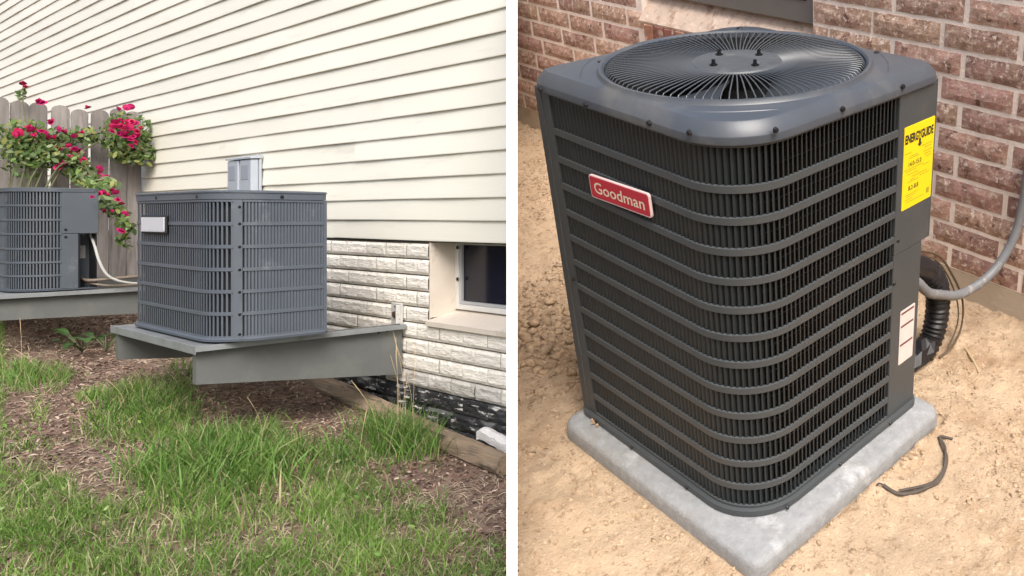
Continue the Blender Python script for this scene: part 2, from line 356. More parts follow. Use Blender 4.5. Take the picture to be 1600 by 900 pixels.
# ================================================================== HOUSE with siding (left)
house = thing('house', 'cream vinyl sided house with white painted block foundation and basement window', 'house', ML, (-4, 0, -1.0))
SL = lambda y: -1.605-1.5*max(y, 0)              # where the house meets the partition
b = MB(); b.prism([(-13.6, .016), (SL(.016), .016), (SL(.3), .3), (-13.6, .3)], .145, 3.5); part('wall', b, M_backing, house)
Z = [.1519, .2732]+[.2732+.127*k for k in range(1, 25)]
def plank(x0, x1, z0, z1, last, wob):
    n = max(2, int((x1-x0)/.22)); rings = []
    for i in range(n+1):
        x = x0+(x1-x0)*i/n; d = .0016*math.sin(x*3.1+wob)+.0012*math.sin(x*7.7+wob*2); dz = .0012*math.sin(x*2.3+wob*3)
        h = z1-z0
        rings.append([(x, .015, z0+dz+.004), (x, -.0075+d, z0+dz+.003), (x, -.0085+d, z0+dz+.001), (x, -.0095+d, z0+dz+.003), (x, -.0088+d, z0+dz+.010), (x, -.003+d*.5, z0+h*.55), (x, .004, z1+.012), (x, .015, z1+.012)])
    mb = MB(); mb.loft(rings, True, True, True); return mb
for k in range(len(Z)-1):
    js = {0: -3.59, 1: -7.2, 2: -4.4, 3: -6.1, 4: -3.3, 5: -5.6, 6: -2.95, 7: -4.9, 8: -3.0, 9: -6.3}.get(k, -9+((k*2.37) % 6.5))
    for (a, c, sh) in ((-13.6, js, 0), (js-.02, SL(0), .0014)):
        mb = plank(a, c, Z[k], Z[k+1], False, k*1.7+sh*900); mb.v = [(x, y-sh, z) for x, y, z in mb.v]
        part('siding_plank', mb, M_siding, house, smooth=True)
# foundation of split-face blocks
fw = MB(); fw.prism([(-9, .02), (-2.405, .02), (-2.405, .3), (-9, .3)], -1.4, .143)
fw.prism([(-2.404, .02), (SL(.02), .02), (SL(.3), .3), (-2.404, .3)], -1.4, -.315)
fnd = part('foundation_wall', fw, M_mortarL, house)
ROW = .0962; rows = [.138-ROW*i for i in range(14)]; BL = .246
def blockmesh(seed, L, H, m, rough=.011):
    r = np.random.default_rng(seed); nx, nz = max(3, int(L/.020)), 5; mb = MB(); vs = []; h = r.random((nx+1, nz+1))
    st = np.cumsum(r.random(nz+1)-.5)*.5
    for i in range(nx+1):
        for j in range(nz+1):
            e = i in (0, nx) or j in (0, nz); ex = i in (0, nx); d = (-.0045-.7*rough*h[i, j] if ex and j not in (0, nz) else 0) if e else -.0055-rough*(.3*h[i, j]+.35*h[max(i-1, 0), j]+.35*h[max(i-2, 0), j])
            vs.append((L*i/nx, d+(0 if not e else -.001+.004*h[i, j]), H*j/nz+(0 if e else .006*(h[i, j]-.5))))
    fs = []
    for i in range(nx):
        for j in range(nz):
            q = (i*(nz+1)+j, (i+1)*(nz+1)+j, (i+1)*(nz+1)+j+1, i*(nz+1)+j+1)
            if r.random() < .5: fs += [(q[0], q[1], q[2]), (q[0], q[2], q[3])]
            else: fs += [(q[0], q[1], q[3]), (q[1], q[2], q[3])]
    mb.add(vs, fs); o = len(vs)
    mb.add([(0, .018, 0), (L, .018, 0), (L, .018, H), (0, .018, H), (0, .001, 0), (L, .001, 0), (L, .001, H), (0, .001, H)], [(0, 4, 5, 1), (1, 5, 6, 2), (2, 6, 7, 3), (3, 7, 4, 0)])
    return meshof('stone_block', mb, m, recalc=False)
lib = {}
def bm_(L, m, v):
    key = (round(L, 3), m.name, v)
    if key not in lib: lib[key] = blockmesh(hash((round(L*1000), v)) % 99999, L, ROW-.009, m, .006 if m is M_block else .009)
    return lib[key]
for ri, z in enumerate(rows):
    z0 = z-ROW+.004; x = -5.86-(BL/2 if ri % 2 else 0); zc = z0+ROW/2
    xe = -2.405 if zc > -.31 else SL(0)-.002
    while x < xe-.03:
        L = min(BL, xe-x); tarline = -.685-.075*(x+2.635)+.03*math.sin(x*5.3)
        m = M_tar if zc < tarline-.015 else (M_blockdirty if zc < tarline+.07 else M_block)
        o = inst('stone_block', bm_(round(L-.0012, 3), m, (ri*5+int(x*7)) % 5), fnd, Matrix.Translation((x, random.uniform(-.002, .002), z0))); x += BL
# window opening
win = thing_win = MB()
jb = MB(); jb.box(-2.4035, -2.396, -.004, .2, -.30, .142); jb.box(-2.396, -1.93, .196, .21, -.32, .142); jamb = part('window_jamb', jb, M_plaster, house)
sb = MB(); sb.add([(-2.4035, -.028, -.345), (-1.575, -.028, -.345), (-1.575, -.028, -.318), (-2.4035, -.028, -.318), (-2.4035, .185, -.268), (-1.885, .185, -.268), (-1.885, .185, -.36), (-2.4035, .185, -.36), (-1.60, .0, -.36), (-2.4035, .0, -.36)],
       [(0, 1, 2, 3), (3, 2, 5, 4), (4, 5, 6, 7), (0, 9, 8, 1), (1, 8, 6, 5, 2), (0, 3, 4, 7, 9), (9, 7, 6, 8)])
part('window_sill', sb, M_plaster, house)
wd = MB(); wd.box(-2.395, -2.362, .150, .196, -.262, .142, .003); wd.box(-2.361, -1.86, .150, .194, -.262, -.232, .003); wd.box(-2.361, -1.86, .152, .194, .128, .143)
wf = part('window', wd, M_frame, house)
s2 = MB(); s2.box(-2.361, -2.343, .160, .192, -.231, .127, .002); s2.box(-2.342, -1.87, .160, .190, -.231, -.212, .002); part('window_sash', s2, M_sash, wf)
g = MB(); g.box(-2.342, -1.872, .176, .182, -.211, .127); part('window_pane', g, M_glass, wf)
for zz in (.10, -.09):
    h = MB(); h.box(-2.366, -2.352, .140, .150, zz, zz+.02, .002); part('window_latch', h, M_screw, wf)

# ------------------------------------------------------------------ meter boxes on the siding
bx = thing('utility_box', 'pale grey double utility box mounted on cream siding behind grille unit', 'utility box', ML, (-4.97, -.016, .44))
b = MB(); b.box(-5.208, -4.748, -.034, -.0165, .30, .735, .003); part('box_body', b, M_boxgrey, bx)
b = MB(); b.add([(-5.215, -.016, .762), (-4.740, -.016, .762), (-4.740, -.096, .742), (-5.215, -.096, .742), (-5.215, -.016, .737), (-4.740, -.016, .737), (-4.740, -.096, .730), (-5.215, -.096, .730)], [(0, 1, 2, 3), (4, 7, 6, 5), (3, 2, 6, 7), (0, 3, 7, 4), (1, 5, 6, 2), (0, 4, 5, 1)]); part('box_lid', b, M_boxgrey, bx)
for x0, x1 in ((-5.205, -4.998), (-4.962, -4.750)):
    b = MB(); b.box(x0, x1, -.088, -.0345, .31, .728, .008); d = part('box_door', b, M_boxgrey, bx)
    b = MB(); b.box(x0+.03, x1-.05, -.0905, -.0885, .575, .685, .001); part('embossed_panel', b, M_boxdark, d)

# ------------------------------------------------------------------ air conditioner, one builder for the two grey ones
def screws(pts, n, parent, r=.006, m=None, h=.004):
    for p in pts: b = MB(); b.disc(p, n, r, h, 8, r*.7); part('screw', b, m or M_screw, parent)
X0, X1, YF, YB = -3.879, -2.555, -1.013, -.503; ZB, ZT = -.345, .428
ac = thing('air_conditioner', 'blue grey louvered air conditioner on the wall shelf with blank silver badge', 'air conditioner', ML, (-3.2, -.75, ZB), 'outdoor air conditioners of the sided house')
pth = Path([(X0, YB), (X0, YF), (X1, YF), (X1, YB)], [.12, .2325]); LA = (YB-YF)
d_left = LA-.12-.10                      # where the visible grille starts on the far left side
d_corner = pth.L-(YB-(-.9376)); d_post0, d_post1 = d_corner, pth.L-(YB+.8981); d_end = pth.L-.016
rowsL = [(.371, .2686), (.249, .1514), (.1318, .0341), (.0146, -.0798), (-.0994, -.1938), (-.2133, -.3175)]
for i, (za, zb) in enumerate(rowsL):
    b = MB(); d_arc = LA-.12-.2325+.19+(X1-X0)-.12*.43-.2325*.43*0-.145; pth.slats(b, d_left, d_arc, zb-.004, za+.004, .034, .004, True, .40, .41); pth.slats(b, d_arc, d_post0-.002, zb-.004, za+.004, .0225, .004, True, .42, .43); pth.slats(b, d_post1+.002, d_end, zb-.004, za+.004, .0150, .010, True, .50, .9)
    part('louver_slats', b, M_acgrey, ac, kind='stuff')
edges = [.385]+[x for r in rowsL for x in r]+[-.332]
for i in range(0, len(edges), 2):
    b = MB(); pth.strip(b, d_left-.03, d_post0-.001, edges[i+1], edges[i], -.003, .0025); pth.strip(b, d_post1+.001, d_end, edges[i+1], edges[i], -.003, .0025); part('grille_band', b, M_acgrey, ac, smooth=True)
b = MB(); pth.strip(b, d_post0, d_post1, -.332, .385, -.004, .005); part('corner_post', b, M_acgrey, ac, smooth=True)
b = MB(); pth.strip(b, d_end+.0005, pth.L, -.332, .385, -.004, .003); part('edge_post', b, M_acgrey, ac)
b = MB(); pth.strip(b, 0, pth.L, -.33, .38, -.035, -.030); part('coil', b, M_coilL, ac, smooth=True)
b = MB(); b.box(X0+.002, X1-.03, YB-.02, YB, -.33, .384); b.box(X0+.001, X0+.02, YB-.28, YB-.021, -.33, .384); part('back_panel', b, M_acgrey, ac)
b = MB(); b.loft([[(x, y, z) for x, y in rrect(X0, X1, YF, YB, (.12, .2325, .03, .03), o)] for o, z in ((.012, ZB), (.014, ZB+.012), (.004, ZB+.020), (-.03, ZB+.019))], True, True, True); part('base_pan', b, M_acgrey, ac, smooth=True)
b = MB(); b.loft([[(x, y, z) for x, y in rrect(X0, X1, YF, YB, (.12, .2325, .03, .03), o)] for o, z in ((-.02, .386), (.006, .386), (.007, .419), (.012, .420), (.012, .427), (.006, .431), (-.10, .436), (-.16, .436))], True, True, True); tc_ = part('top_cover', b, M_acgrey, ac, smooth=True)
for d in (LA+.40, LA+1.02):
    p, t, n = pth.at(d); screws([(p.x+n.x*.008, p.y+n.y*.008, .402)], n, tc_, .010)
screws([(X1+.007, -.7252, .400)], (1, 0, 0), tc_, .010)
for z in (.345, .259, .141, .024, -.09, -.204, -.305): screws([(X1+.005, -.918, z)], (1, 0, 0), ac, .008)
p0 = YF-.004
b = MB(); b.box(-3.650, -3.242, p0-.012, p0, .200, .305, .006); bd = part('badge', b, M_black, ac)
b = MB(); b.box(-3.632, -3.258, p0-.0165, p0-.0125, .212, .293, .004); part('badge_plate', b, M_badge, bd)

# second unit
X0b, X1b, YFb, YBb = -6.5, -5.2, -1.30, -.862; ZBb, ZTb = -.205, .49
ac2 = thing('air_conditioner', 'older slate grey air conditioner by the rose covered fence with open pipe recess', 'air conditioner', ML, (-5.85, -1.08, ZBb), 'outdoor air conditioners of the sided house')
p2 = Path([(X0b, YFb), (X1b, YFb), (X1b, YBb)], .24); dg_end = p2.L-(YBb+1.055)
bands2 = [.370, .273, .1776, .0782, -.015, -.1058]
ed = [.462]+[e for z in bands2 for e in (z+.007, z-.007)]+[-.192]
for i in range(0, len(ed), 2):
    b = MB(); p2.slats(b, .45, dg_end, ed[i+1]-.003, ed[i]+.003, .0175, .006, True, .46, .55); part('louver_slats', b, M_acgrey2, ac2, kind='stuff')
e2 = [.468]+ed+[-.200]
for i in range(0, len(e2), 2):
    b = MB(); p2.strip(b, .3, dg_end, e2[i+1], e2[i], -.003, .0025); part('grille_band', b, M_acgrey2, ac2, smooth=True)
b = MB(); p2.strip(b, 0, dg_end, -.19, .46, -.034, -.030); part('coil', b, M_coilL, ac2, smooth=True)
b = MB(); b.box(X1b-.03, X1b+.004, -1.0545, YBb, .178, .463, .003); up_ = part('upper_panel', b, M_acgrey2, ac2)
b = MB(); b.box(X1b-.03, X1b+.003, -1.0545, -.968, -.200, .1765, .003); lp = part('lower_panel', b, M_acgrey2, ac2)
b = MB(); b.box(X1b-.20, X1b-.17, -.967, YBb, -.200, .177); part('recess_panel', b, M_acgrey2, ac2)
b = MB(); b.box(X1b-.169, X1b-.1665, -.962, -.895, .0, .09); part('data_label', b, M_tab, ac2)
for yy in (-.962, -.872): b = MB(); b.box(X1b-.166, X1b-.004, yy-.003, yy+.003, -.2, .177); part('recess_edge', b, M_screw, ac2)
screws([(X1b+.004, -1.035, .205), (X1b+.004, -1.035, .155)], (1, 0, 0), lp, .009)
b = MB(); b.box(X0b, X1b-.21, YBb-.02, YBb, -.2, .46); b.box(X0b, X0b+.02, YFb+.02, YBb-.021, -.2, .46); part('back_panel', b, M_acgrey2, ac2)
b = MB(); b.loft([[(x, y, z) for x, y in rrect(X0b, X1b, YFb, YBb, (.17, .24, .03, .03), o)] for o, z in ((-.02, .464), (.006, .464), (.008, .488), (-.02, .493), (-.1, .494))], True, True, True); part('top_cover', b, M_acgrey2, ac2, smooth=True)
b = MB(); b.loft([[(x, y, z) for x, y in rrect(X0b, X1b, YFb, YBb, (.17, .24, .03, .03), o)] for o, z in ((.014, ZBb-.003), (.016, ZBb+.002), (.0, ZBb+.005))], True, True, True); part('base_pan', b, M_acgrey2, ac2, smooth=True)
# lines leaving the recess
cb = MB(); cb.tube(smooth_path([(-5.30, -.885, .17), (-5.22, -.88, .10), (-5.14, -.87, -.02), (-5.10, -.83, -.12), (-5.08, -.74, -.17), (-5.10, -.60, -.185), (-5.15, -.35, -.185), (-5.15, -.03, -.17)], 6), .0085, 8)
single('power_cable', cb, M_cable, ML, (-5.1, -.6, -.18), 'pale cable curving from the far air conditioner recess along its shelf', 'cable', smooth=True)
cb = MB()
for k, (yy, zz, r) in enumerate(((-.93, -.155, .011), (-.91, -.18, .008))):
    cb.tube(smooth_path([(-5.36, yy, zz+.02), (-5.20, yy+.02, zz+.005), (-5.15, -.75, zz+.015-.03*k), (-5.18, -.4, zz+.03-.03*k), (-5.2, -.03, zz+.03)], 6), r, 7)
single('refrigerant_pipe', cb, M_pipe, ML, (-5.2, -.6, -.19), 'two dull refrigerant pipes running from the far air conditioner to the wall', 'pipe', smooth=True)
# ------------------------------------------------------------------ wall shelves
def shelf(label, x0, x1, yf, yd, zl, bz0, bz1, tab):
    t = thing('wall_shelf', label, 'wall shelf', ML, ((x0+x1)/2, yf/2, zl), 'steel shelves bracketed to the foundation')
    b = MB(); b.box(x0, x1, yf, yd, zl-.012, zl, .002); part('deck', b, M_deck, t)
    b = MB(); b.box(x0, x1, yf-.006, yf-.0005, zl-.040, zl+.004, .002); part('deck_lip', b, M_deck, t)
    b = MB(); b.box(x1+.0005, x1+.006, yf-.006, -.0205, zl-.026, zl+.003, .001); part('deck_edge', b, M_deck, t)
    for xb, s in ((x1-.092, 1), (x0+.03, 1)):
        b = MB(); y0 = yf+.012; z0 = zl-.0135
        b.prism([(xb, y0), (xb+.05, y0), (xb+.05, -.022), (xb, -.022)], z0-.1, z0)
        b = MB(); P = [(xb, y0, z0), (xb+.05, y0, z0), (xb+.05, -.022, z0), (xb, -.022, z0), (xb, y0, bz0), (xb+.05, y0, bz0), (xb+.05, -.022, bz1), (xb, -.022, bz1)]
        b.add(P, [(0, 1, 2, 3), (7, 6, 5, 4), (0, 4, 5, 1), (1, 5, 6, 2), (2, 6, 7, 3), (3, 7, 4, 0)]); b.box(xb-.004, xb+.0915 if xb > x0+.2 else xb+.06, yd+.001, -.0205, zl-.0130, zl-.001, .002); bmo = part('beam', b, M_beam, t)
        if tab and xb > x0+.2:
            for yy, zz in ((-.16, -.035), (-.11, -.030)): screws([(xb+.051, yy, zl+zz)], (1, 0, 0), bmo, .008)
    if tab:
        b = MB(); b.box(-2.79, -2.675, -.034, -.0175, zl-.02, -.232, .003); tb = part('mounting_tab', b, M_tab, t)
        b = MB(); b.box(-2.687, -2.675, -.060, -.0345, zl+.004, -.24, .002); part('tab_rib', b, M_tab, tb)
        b = MB(); b.disc((-2.728, -.034, -.300), (0, -1, 0), .022, .018, 8, .018); part('bolt', b, M_rust, tb)
        b = MB(); b.disc((-2.732, -.034, -.252), (0, -1, 0), .008, .006, 8); part('bolt', b, M_rust, tb)
    return t
shelf('grey steel wall shelf carrying the nearer air conditioner above the grass', -4.016, -2.640, -1.074, -.475, -.357, -.553, -.662, True)
shelf('grey steel wall shelf below the far air conditioner by the fence', -6.75, -5.165, -1.40, -.83, -.217, -.385, -.425, False)

# ------------------------------------------------------------------ fence
fx = -7.5
fence = thing('fence', 'weathered grey wooden picket fence behind the red rose bush', 'fence', ML, (fx, -1.2, -.4))
y = -.020; i = 0
hts = [1.285, 1.30, 1.275, 1.262, 1.287, 1.294, 1.295, 1.315, 1.325, 1.33, 1.335, 1.33]
def picket(wd, ht):
    mb = MB(); n = 7; z1 = ht; prof = [(0, -.45), (0, z1-.05)]+[(wd*.5-wd*.5*math.cos(math.pi*k/n), z1-.05+.05*math.sin(math.pi*k/n)) for k in range(1, n)]+[(wd, z1-.05), (wd, -.45)]
    m_ = len(prof); mb.add([(0, -a, b_) for a, b_ in prof]+[(.018, -a, b_) for a, b_ in prof], [tuple(range(m_)), tuple(range(m_, 2*m_))[::-1]]+[(k, m_+k, m_+(k+1) % m_, (k+1) % m_) for k in range(m_)]); return mb
while y > -3.2:
    wd = .116+.012*((i*37) % 5)/5; ht = hts[i] if i < len(hts) else 1.30+.02*math.sin(i*2.1)
    me = meshof('picket', picket(wd, ht), M_wood); xo = (.0, .014, .004, .018)[i % 4]
    inst('picket', me, fence, Matrix.Translation((fx+xo, y, 0)) @ Matrix.Rotation(R_(random.uniform(-.5, .5)), 4, 'X'))
    y -= wd+(.022 if i in (2, 4) else .005); i += 1
for z in (1.02, .35, -.2): b = MB(); b.box(fx-.042, fx-.003, -3.2, -.02, z-.045, z+.045, .004); part('rail', b, M_wood, fence)

# ------------------------------------------------------------------ rose bush: leaves, canes, blooms
def leafset(centres, n, size, cols, seed, droop=.3):
    r = np.random.default_rng(seed); c = np.array([q[:3] for q in centres]); rad = np.array([q[3] for q in centres]); wt = np.array([q[4] if len(q) > 4 else q[3]**2 for q in centres]); wt = wt/wt.sum()
    k = r.choice(len(c), n, p=wt); d = r.normal(size=(n, 3)); d /= np.linalg.norm(d, axis=1)[:, None]; rr = rad[k]*r.random(n)**.45
    P = c[k]+d*rr[:, None]*np.array([1, 1, 1.0])
    out = d*.6+r.normal(size=(n, 3))*.6+np.array([.5, -.5, .2]); nrm = out/np.linalg.norm(out, axis=1)[:, None]
    a = np.cross(nrm, r.normal(size=(n, 3))); a /= np.linalg.norm(a, axis=1)[:, None]; b = np.cross(nrm, a)
    s = size*(.55+.9*r.random(n))[:, None]
    V = np.stack([P-a*s, P-a*s*.3+b*s*.45-nrm*s*.08, P+a*s*.45+b*s*.36-nrm*s*.05, P+a*s-nrm*s*.2, P+a*s*.45-b*s*.36-nrm*s*.05, P-a*s*.3-b*s*.45-nrm*s*.08], 1).reshape(-1, 3)
    I = np.arange(n)[:, None]*6; T = np.concatenate([I+np.array([0, 1, 5]), I+np.array([1, 2, 5]), I+np.array([2, 4, 5]), I+np.array([2, 3, 4])])
    cc = np.array(cols)[r.integers(0, len(cols), n)]*(.75+.5*r.random((n, 1))); return V, T, np.repeat(cc, 6, 0)
def petals(seed):
    r = random.Random(seed); mb = MB()
    for ring, (n, rad, h, tilt) in enumerate(((5, .42, .75, 15), (6, .72, .55, 42), (7, 1.0, .28, 66))):
        for k in range(n):
            a = 2*math.pi*k/n+ring*.5+r.uniform(-.2, .2); ca, sa = math.cos(a), math.sin(a); wd = rad*.62*r.uniform(.8, 1.2); t = R_(tilt+r.uniform(-12, 12))
            def pt(u, vv):
                rr = .08+u*rad*math.sin(t)*1.0; z = -.25+u*(.45+h)*math.cos(t)+(-.1 if u > .9 else 0); ww = vv*wd*(.4+.9*u if u < .7 else .95)
                rr += -.12*abs(vv)*u
                return (ca*rr-sa*ww, sa*rr+ca*ww, z)
            mb.add([pt(0, -1), pt(0, 1), pt(.6, -1), pt(.6, 1), pt(1, -.55), pt(1.02, .55)], [(0, 1, 3, 2), (2, 3, 5, 4)])
    return mb
rose = thing('rose_bush', 'climbing rose bush with crimson blooms sprawling over grey picket fence', 'rose bush', ML, (-7.0, -1.0, -.45))
def fo(px, py, x, r, wt=None):
    p = ray(MLi, px, py, 0, x); return (p.x, p.y, p.z, r)+((wt,) if wt else ())
cl = [fo(25, 225, -7.2, .16), fo(45, 215, -7.2, .16), fo(40, 250, -7.15, .16), fo(70, 225, -7.2, .16), fo(95, 215, -7.3, .10), fo(75, 245, -7.1, .13), fo(60, 235, -7.1, .15), fo(95, 240, -7.2, .09), fo(112, 215, -7.3, .07), fo(115, 262, -7.1, .10), fo(130, 275, -6.9, .10), fo(105, 255, -7.1, .08),
      fo(133, 212, -7.3, .09), fo(145, 215, -7.3, .07), fo(33, 148, -7.35, .055), fo(20, 205, -7.2, .10),
      fo(185, 200, -7.25, .15), fo(205, 205, -7.25, .16), fo(195, 222, -7.2, .17), fo(215, 230, -7.2, .13), fo(225, 245, -7.15, .09), fo(232, 238, -7.2, .06), fo(165, 220, -7.3, .07), fo(180, 240, -7.2, .07), fo(205, 243, -7.2, .10),
      fo(140, 290, -6.6, .09), fo(155, 290, -6.3, .10), fo(150, 300, -6.0, .07), fo(168, 292, -6.0, .08), fo(165, 312, -5.7, .07), fo(175, 320, -5.5, .07), fo(185, 330, -5.4, .07), fo(195, 350, -5.3, .06), fo(188, 372, -5.3, .045), fo(200, 385, -5.3, .03), fo(198, 360, -5.3, .05), fo(120, 250, -7.0, .08), fo(135, 260, -6.9, .06)]
V, T, C = leafset(cl, 3300, .026, [(.10, .17, .045), (.14, .21, .06), (.075, .13, .04), (.23, .25, .08), (.20, .25, .13)], 3)
def leafpart(name, V, T, C, parent, m=M_leaf):
    o = fast(name, V-np.array(OFF[parent.name]), T, m, Matrix(), C); o.parent = parent; o['kind'] = 'stuff'; return o
leafpart('foliage', V, T, C, rose)
def cane(pts, r=.008):
    b = MB(); b.tube(smooth_path(pts, 5), lambda u: r*(1.1-.8*u), 6); part('cane', b, M_stem, rose, smooth=True)
R3 = lambda px, py, x: tuple(ray(MLi, px, py, 0, x))
base = (-7.05, -1.15, -.5)
for tgt in ([R3(40, 250, -7.1), R3(36, 160, -7.3), R3(36, 132, -7.35)], [R3(75, 250, -7.1), R3(110, 210, -7.3), R3(140, 212, -7.3)], [R3(60, 260, -7.05), R3(120, 245, -7.1), R3(150, 290, -6.4), R3(175, 315, -5.6), R3(192, 345, -5.35), R3(196, 385, -5.3)], [R3(100, 260, -7.1), R3(165, 215, -7.3), R3(200, 190, -7.25), R3(230, 240, -7.2)], [R3(25, 240, -7.2), R3(18, 205, -7.2)], [R3(90, 262, -7.0), R3(130, 262, -6.9), R3(165, 282, -6.5)]):
    cane([base, ((base[0]+tgt[0][0])/2+random.uniform(-.05, .05), (base[1]+tgt[0][1])/2, (base[2]+tgt[0][2])/2)]+tgt, .010)
for k in range(10):
    q = R3(random.uniform(20, 60), random.uniform(225, 285), -7.1); cane([(base[0]+random.uniform(-.1, .1), base[1]+random.uniform(-.15, .25), -.45), (q[0], q[1]+random.uniform(-.1, .1), q[2]-.4), q], .006)
PM = [meshof('rose_bloom', petals(k), M_petal) for k in range(5)]
bl = [(36, 130), (40, 136), (60, 158), (66, 160), (46, 199), (49, 202), (70, 208), (74, 213), (30, 206), (80, 190), (92, 201), (84, 231), (93, 233), (116, 212), (128, 207), (107, 227), (137, 168), (185, 170), (198, 168), (204, 167), (119, 233), (125, 237), (115, 234), (122, 245), (128, 247), (131, 251), (94, 258), (90, 261), (100, 254), (133, 263), (136, 268), (139, 271), (155, 262), (157, 268), (154, 275), (165, 278), (166, 285),
      (144, 308, -5.12), (155, 302, -5.3), (162, 300, -5.35), (168, 305, -5.35), (180, 300, -5.5), (176, 297, -5.6), (184, 312, -5.35), (190, 318, -5.35), (164, 330, -5.35), (174, 330, -5.35), (196, 333, -5.3), (197, 341, -5.3), (188, 360, -5.25), (193, 362, -5.25),
      (180, 190), (187, 188), (193, 190), (200, 190), (206, 190), (211, 192), (195, 200), (190, 197), (200, 207), (208, 213), (216, 212), (220, 200), (205, 228), (175, 205), (186, 208), (196, 212), (212, 222), (203, 198), (183, 198), (176, 196), (199, 200), (214, 205), (193, 207), (204, 218), (100, 206), (52, 212), (63, 205), (24, 210), (110, 245), (138, 256), (148, 285), (160, 290), (86, 214)]
for k, q in enumerate(bl):
    px, py = q[:2]; x = q[2] if len(q) > 2 else (-7.02 if py > 170 else -7.3)+random.uniform(-.03, .03)
    p = ray(MLi, px, py, 0, x); s = random.uniform(.021, .033)*(.8 if len(q) > 2 else 1.12)
    inst('rose_bloom', PM[k % 5], rose, Matrix.Translation(p) @ Matrix.Rotation(random.uniform(0, 6.28), 4, 'Z') @ Matrix.Rotation(R_(random.uniform(25, 80)), 4, 'X') @ Matrix.Scale(s, 4))

# ------------------------------------------------------------------ timbers at the wall foot
def rough_log(pts, r, m, seed, seg=12, flat=.85):
    q = smooth_path(pts, 14); mb = MB(); rr = random.Random(seed); rings = []; ph = [rr.uniform(0, 6) for _ in range(6)]
    for i, p in enumerate(q):
        u = i/(len(q)-1)
        rings.append([(p.x+.004*math.sin(9*a+u*30), p.y+math.cos(a)*r*(1+.08*math.sin(3*a+ph[0]+u*9)+.05*math.sin(7*a+ph[1]+u*23)+.04*rr.uniform(-1, 1)), p.z+math.sin(a)*r*flat*(1+.08*math.sin(2*a+ph[2]+u*7)+.05*math.sin(6*a+ph[3])+.04*rr.uniform(-1, 1))) for a in [2*math.pi*k/seg for k in range(seg)]])
    return mb.loft(rings, True, True, True)
single('landscape_timber', rough_log([(-3.75, -.13, -.79), (-3.2, -.12, -.828), (-2.5, -.12, -.895), (-2.0, -.125, -.935), (-1.43, -.135, -.972)], .060, M_timber, 4, 14, 1.0), M_timber, ML, (-2.6, -.12, -.95), 'long weathered brown landscape timber lying along the foundation foot', 'timber', smooth=True)
b = MB(); r9 = random.Random(2)
for k in range(1):
    ring = []
    for i in range(9):
        x = -1.80+.262*i/8; zt_ = -.838-.17*(x+1.80)+r9.uniform(-.003, .003)-(.02 if i == 0 else 0); ring.append([(x, -.075, zt_-.055), (x, -.078+r9.uniform(-.004, .004), zt_-.012), (x, -.05, zt_+r9.uniform(0, .008)), (x, -.028, zt_+.002), (x, -.026, zt_-.055)])
    b.loft(ring, True, True, True)
single('broken_board', b, M_whitewood, ML, (-1.7, -.05, -.9), 'short broken white painted board lying between brown timber and foundation', 'board')

# ------------------------------------------------------------------ grass, litter
def blades(P, H, Wd, lean, cols, seed, seg=3):
    r = np.random.default_rng(seed); n = len(P); az = r.random(n)*2*np.pi; d = np.stack([np.cos(az), np.sin(az), 0*az], 1); fa = r.random(n)*np.pi
    wv = np.stack([np.cos(fa), np.sin(fa), 0*fa], 1); V = []
    for k in range(seg+1):
        u = k/seg; c = P+d*(lean*H*u**2)[:, None]+np.array([0, 0, 1.0])*(H*(u-.35*lean*u**2))[:, None]
        if k < seg: w_ = (Wd*(1-.75*u**1.3))[:, None]*wv*.5; V += [c-w_, c+w_]
        else: V.append(c)
    m_ = 2*seg+1; V = np.stack(V, 1).reshape(-1, 3); I = np.arange(n)[:, None]*m_; T = []
    for k in range(seg-1): T += [I+np.array([2*k, 2*k+1, 2*k+2]), I+np.array([2*k+1, 2*k+3, 2*k+2])]
    T.append(I+np.array([2*seg-2, 2*seg-1, 2*seg])); T = np.concatenate(T)
    return V, T, np.repeat(cols, m_, 0)
ML3 = np.array(ML.to_3x3()); MLt = np.array(ML.translation)
def pxL(P):
    W = P@ML3.T+MLt; return np.stack([CX+F*W[:, 0]/W[:, 1], CY-F*(W[:, 2]-CAMZ)/W[:, 1]], 1)
# patches of growth seen in the photograph: centre and half size (photo points), density, blade height
patches = [(60, 800, 130, 105, 1, .07), (330, 850, 420, 70, 1, .075), (320, 760, 135, 85, 1, .10), (480, 800, 170, 75, 1, .075), (600, 850, 140, 75, .9, .07), (720, 875, 120, 50, .55, .055), (390, 720, 80, 45, .9, .11), (210, 655, 100, 45, .75, .07), (250, 620, 75, 35, .8, .085), (160, 680, 60, 25, .6, .06), (40, 590, 22, 28, .9, .10), (85, 590, 22, 22, .5, .08), (60, 650, 25, 25, .35, .07), (620, 680, 55, 40, .8, .09), (545, 715, 55, 35, .55, .07), (690, 800, 30, 40, .35, .06), (100, 760, 80, 40, .5, .06), (560, 760, 90, 60, .5, .06), (20, 700, 40, 30, .3, .05), (290, 585, 40, 22, .4, .09)]
N = 330000
x = rng.uniform(-7.2, 1.2, N); y = rng.uniform(-2.9, -.16, N); P = np.stack([x, y, zL(x, y)], 1); q = pxL(P)
wt = np.zeros(N); ht = np.zeros(N)
for cx, cy, rx, ry, dn, h in patches:
    e = 1-np.hypot((q[:, 0]-cx)/rx, (q[:, 1]-cy)/ry)+.55*fbm(x*4.5, y*4.5, 3); s = dn*np.clip(e*2.2, 0, 1); up = s > wt; wt = np.where(up, s, wt); ht = np.where(up, h, ht)
bare = np.clip(1-np.hypot((q[:, 0]-150)/48, (q[:, 1]-745)/52), 0, 1)*3; wt *= np.clip(1-bare, 0, 1)
wt *= np.clip(.55+1.1*(fbm(x*7, y*7, 3)+.25), .12, 1)*np.clip(.95+1.5*fbm(x*2.7+5, y*2.7, 3), .25, 1)
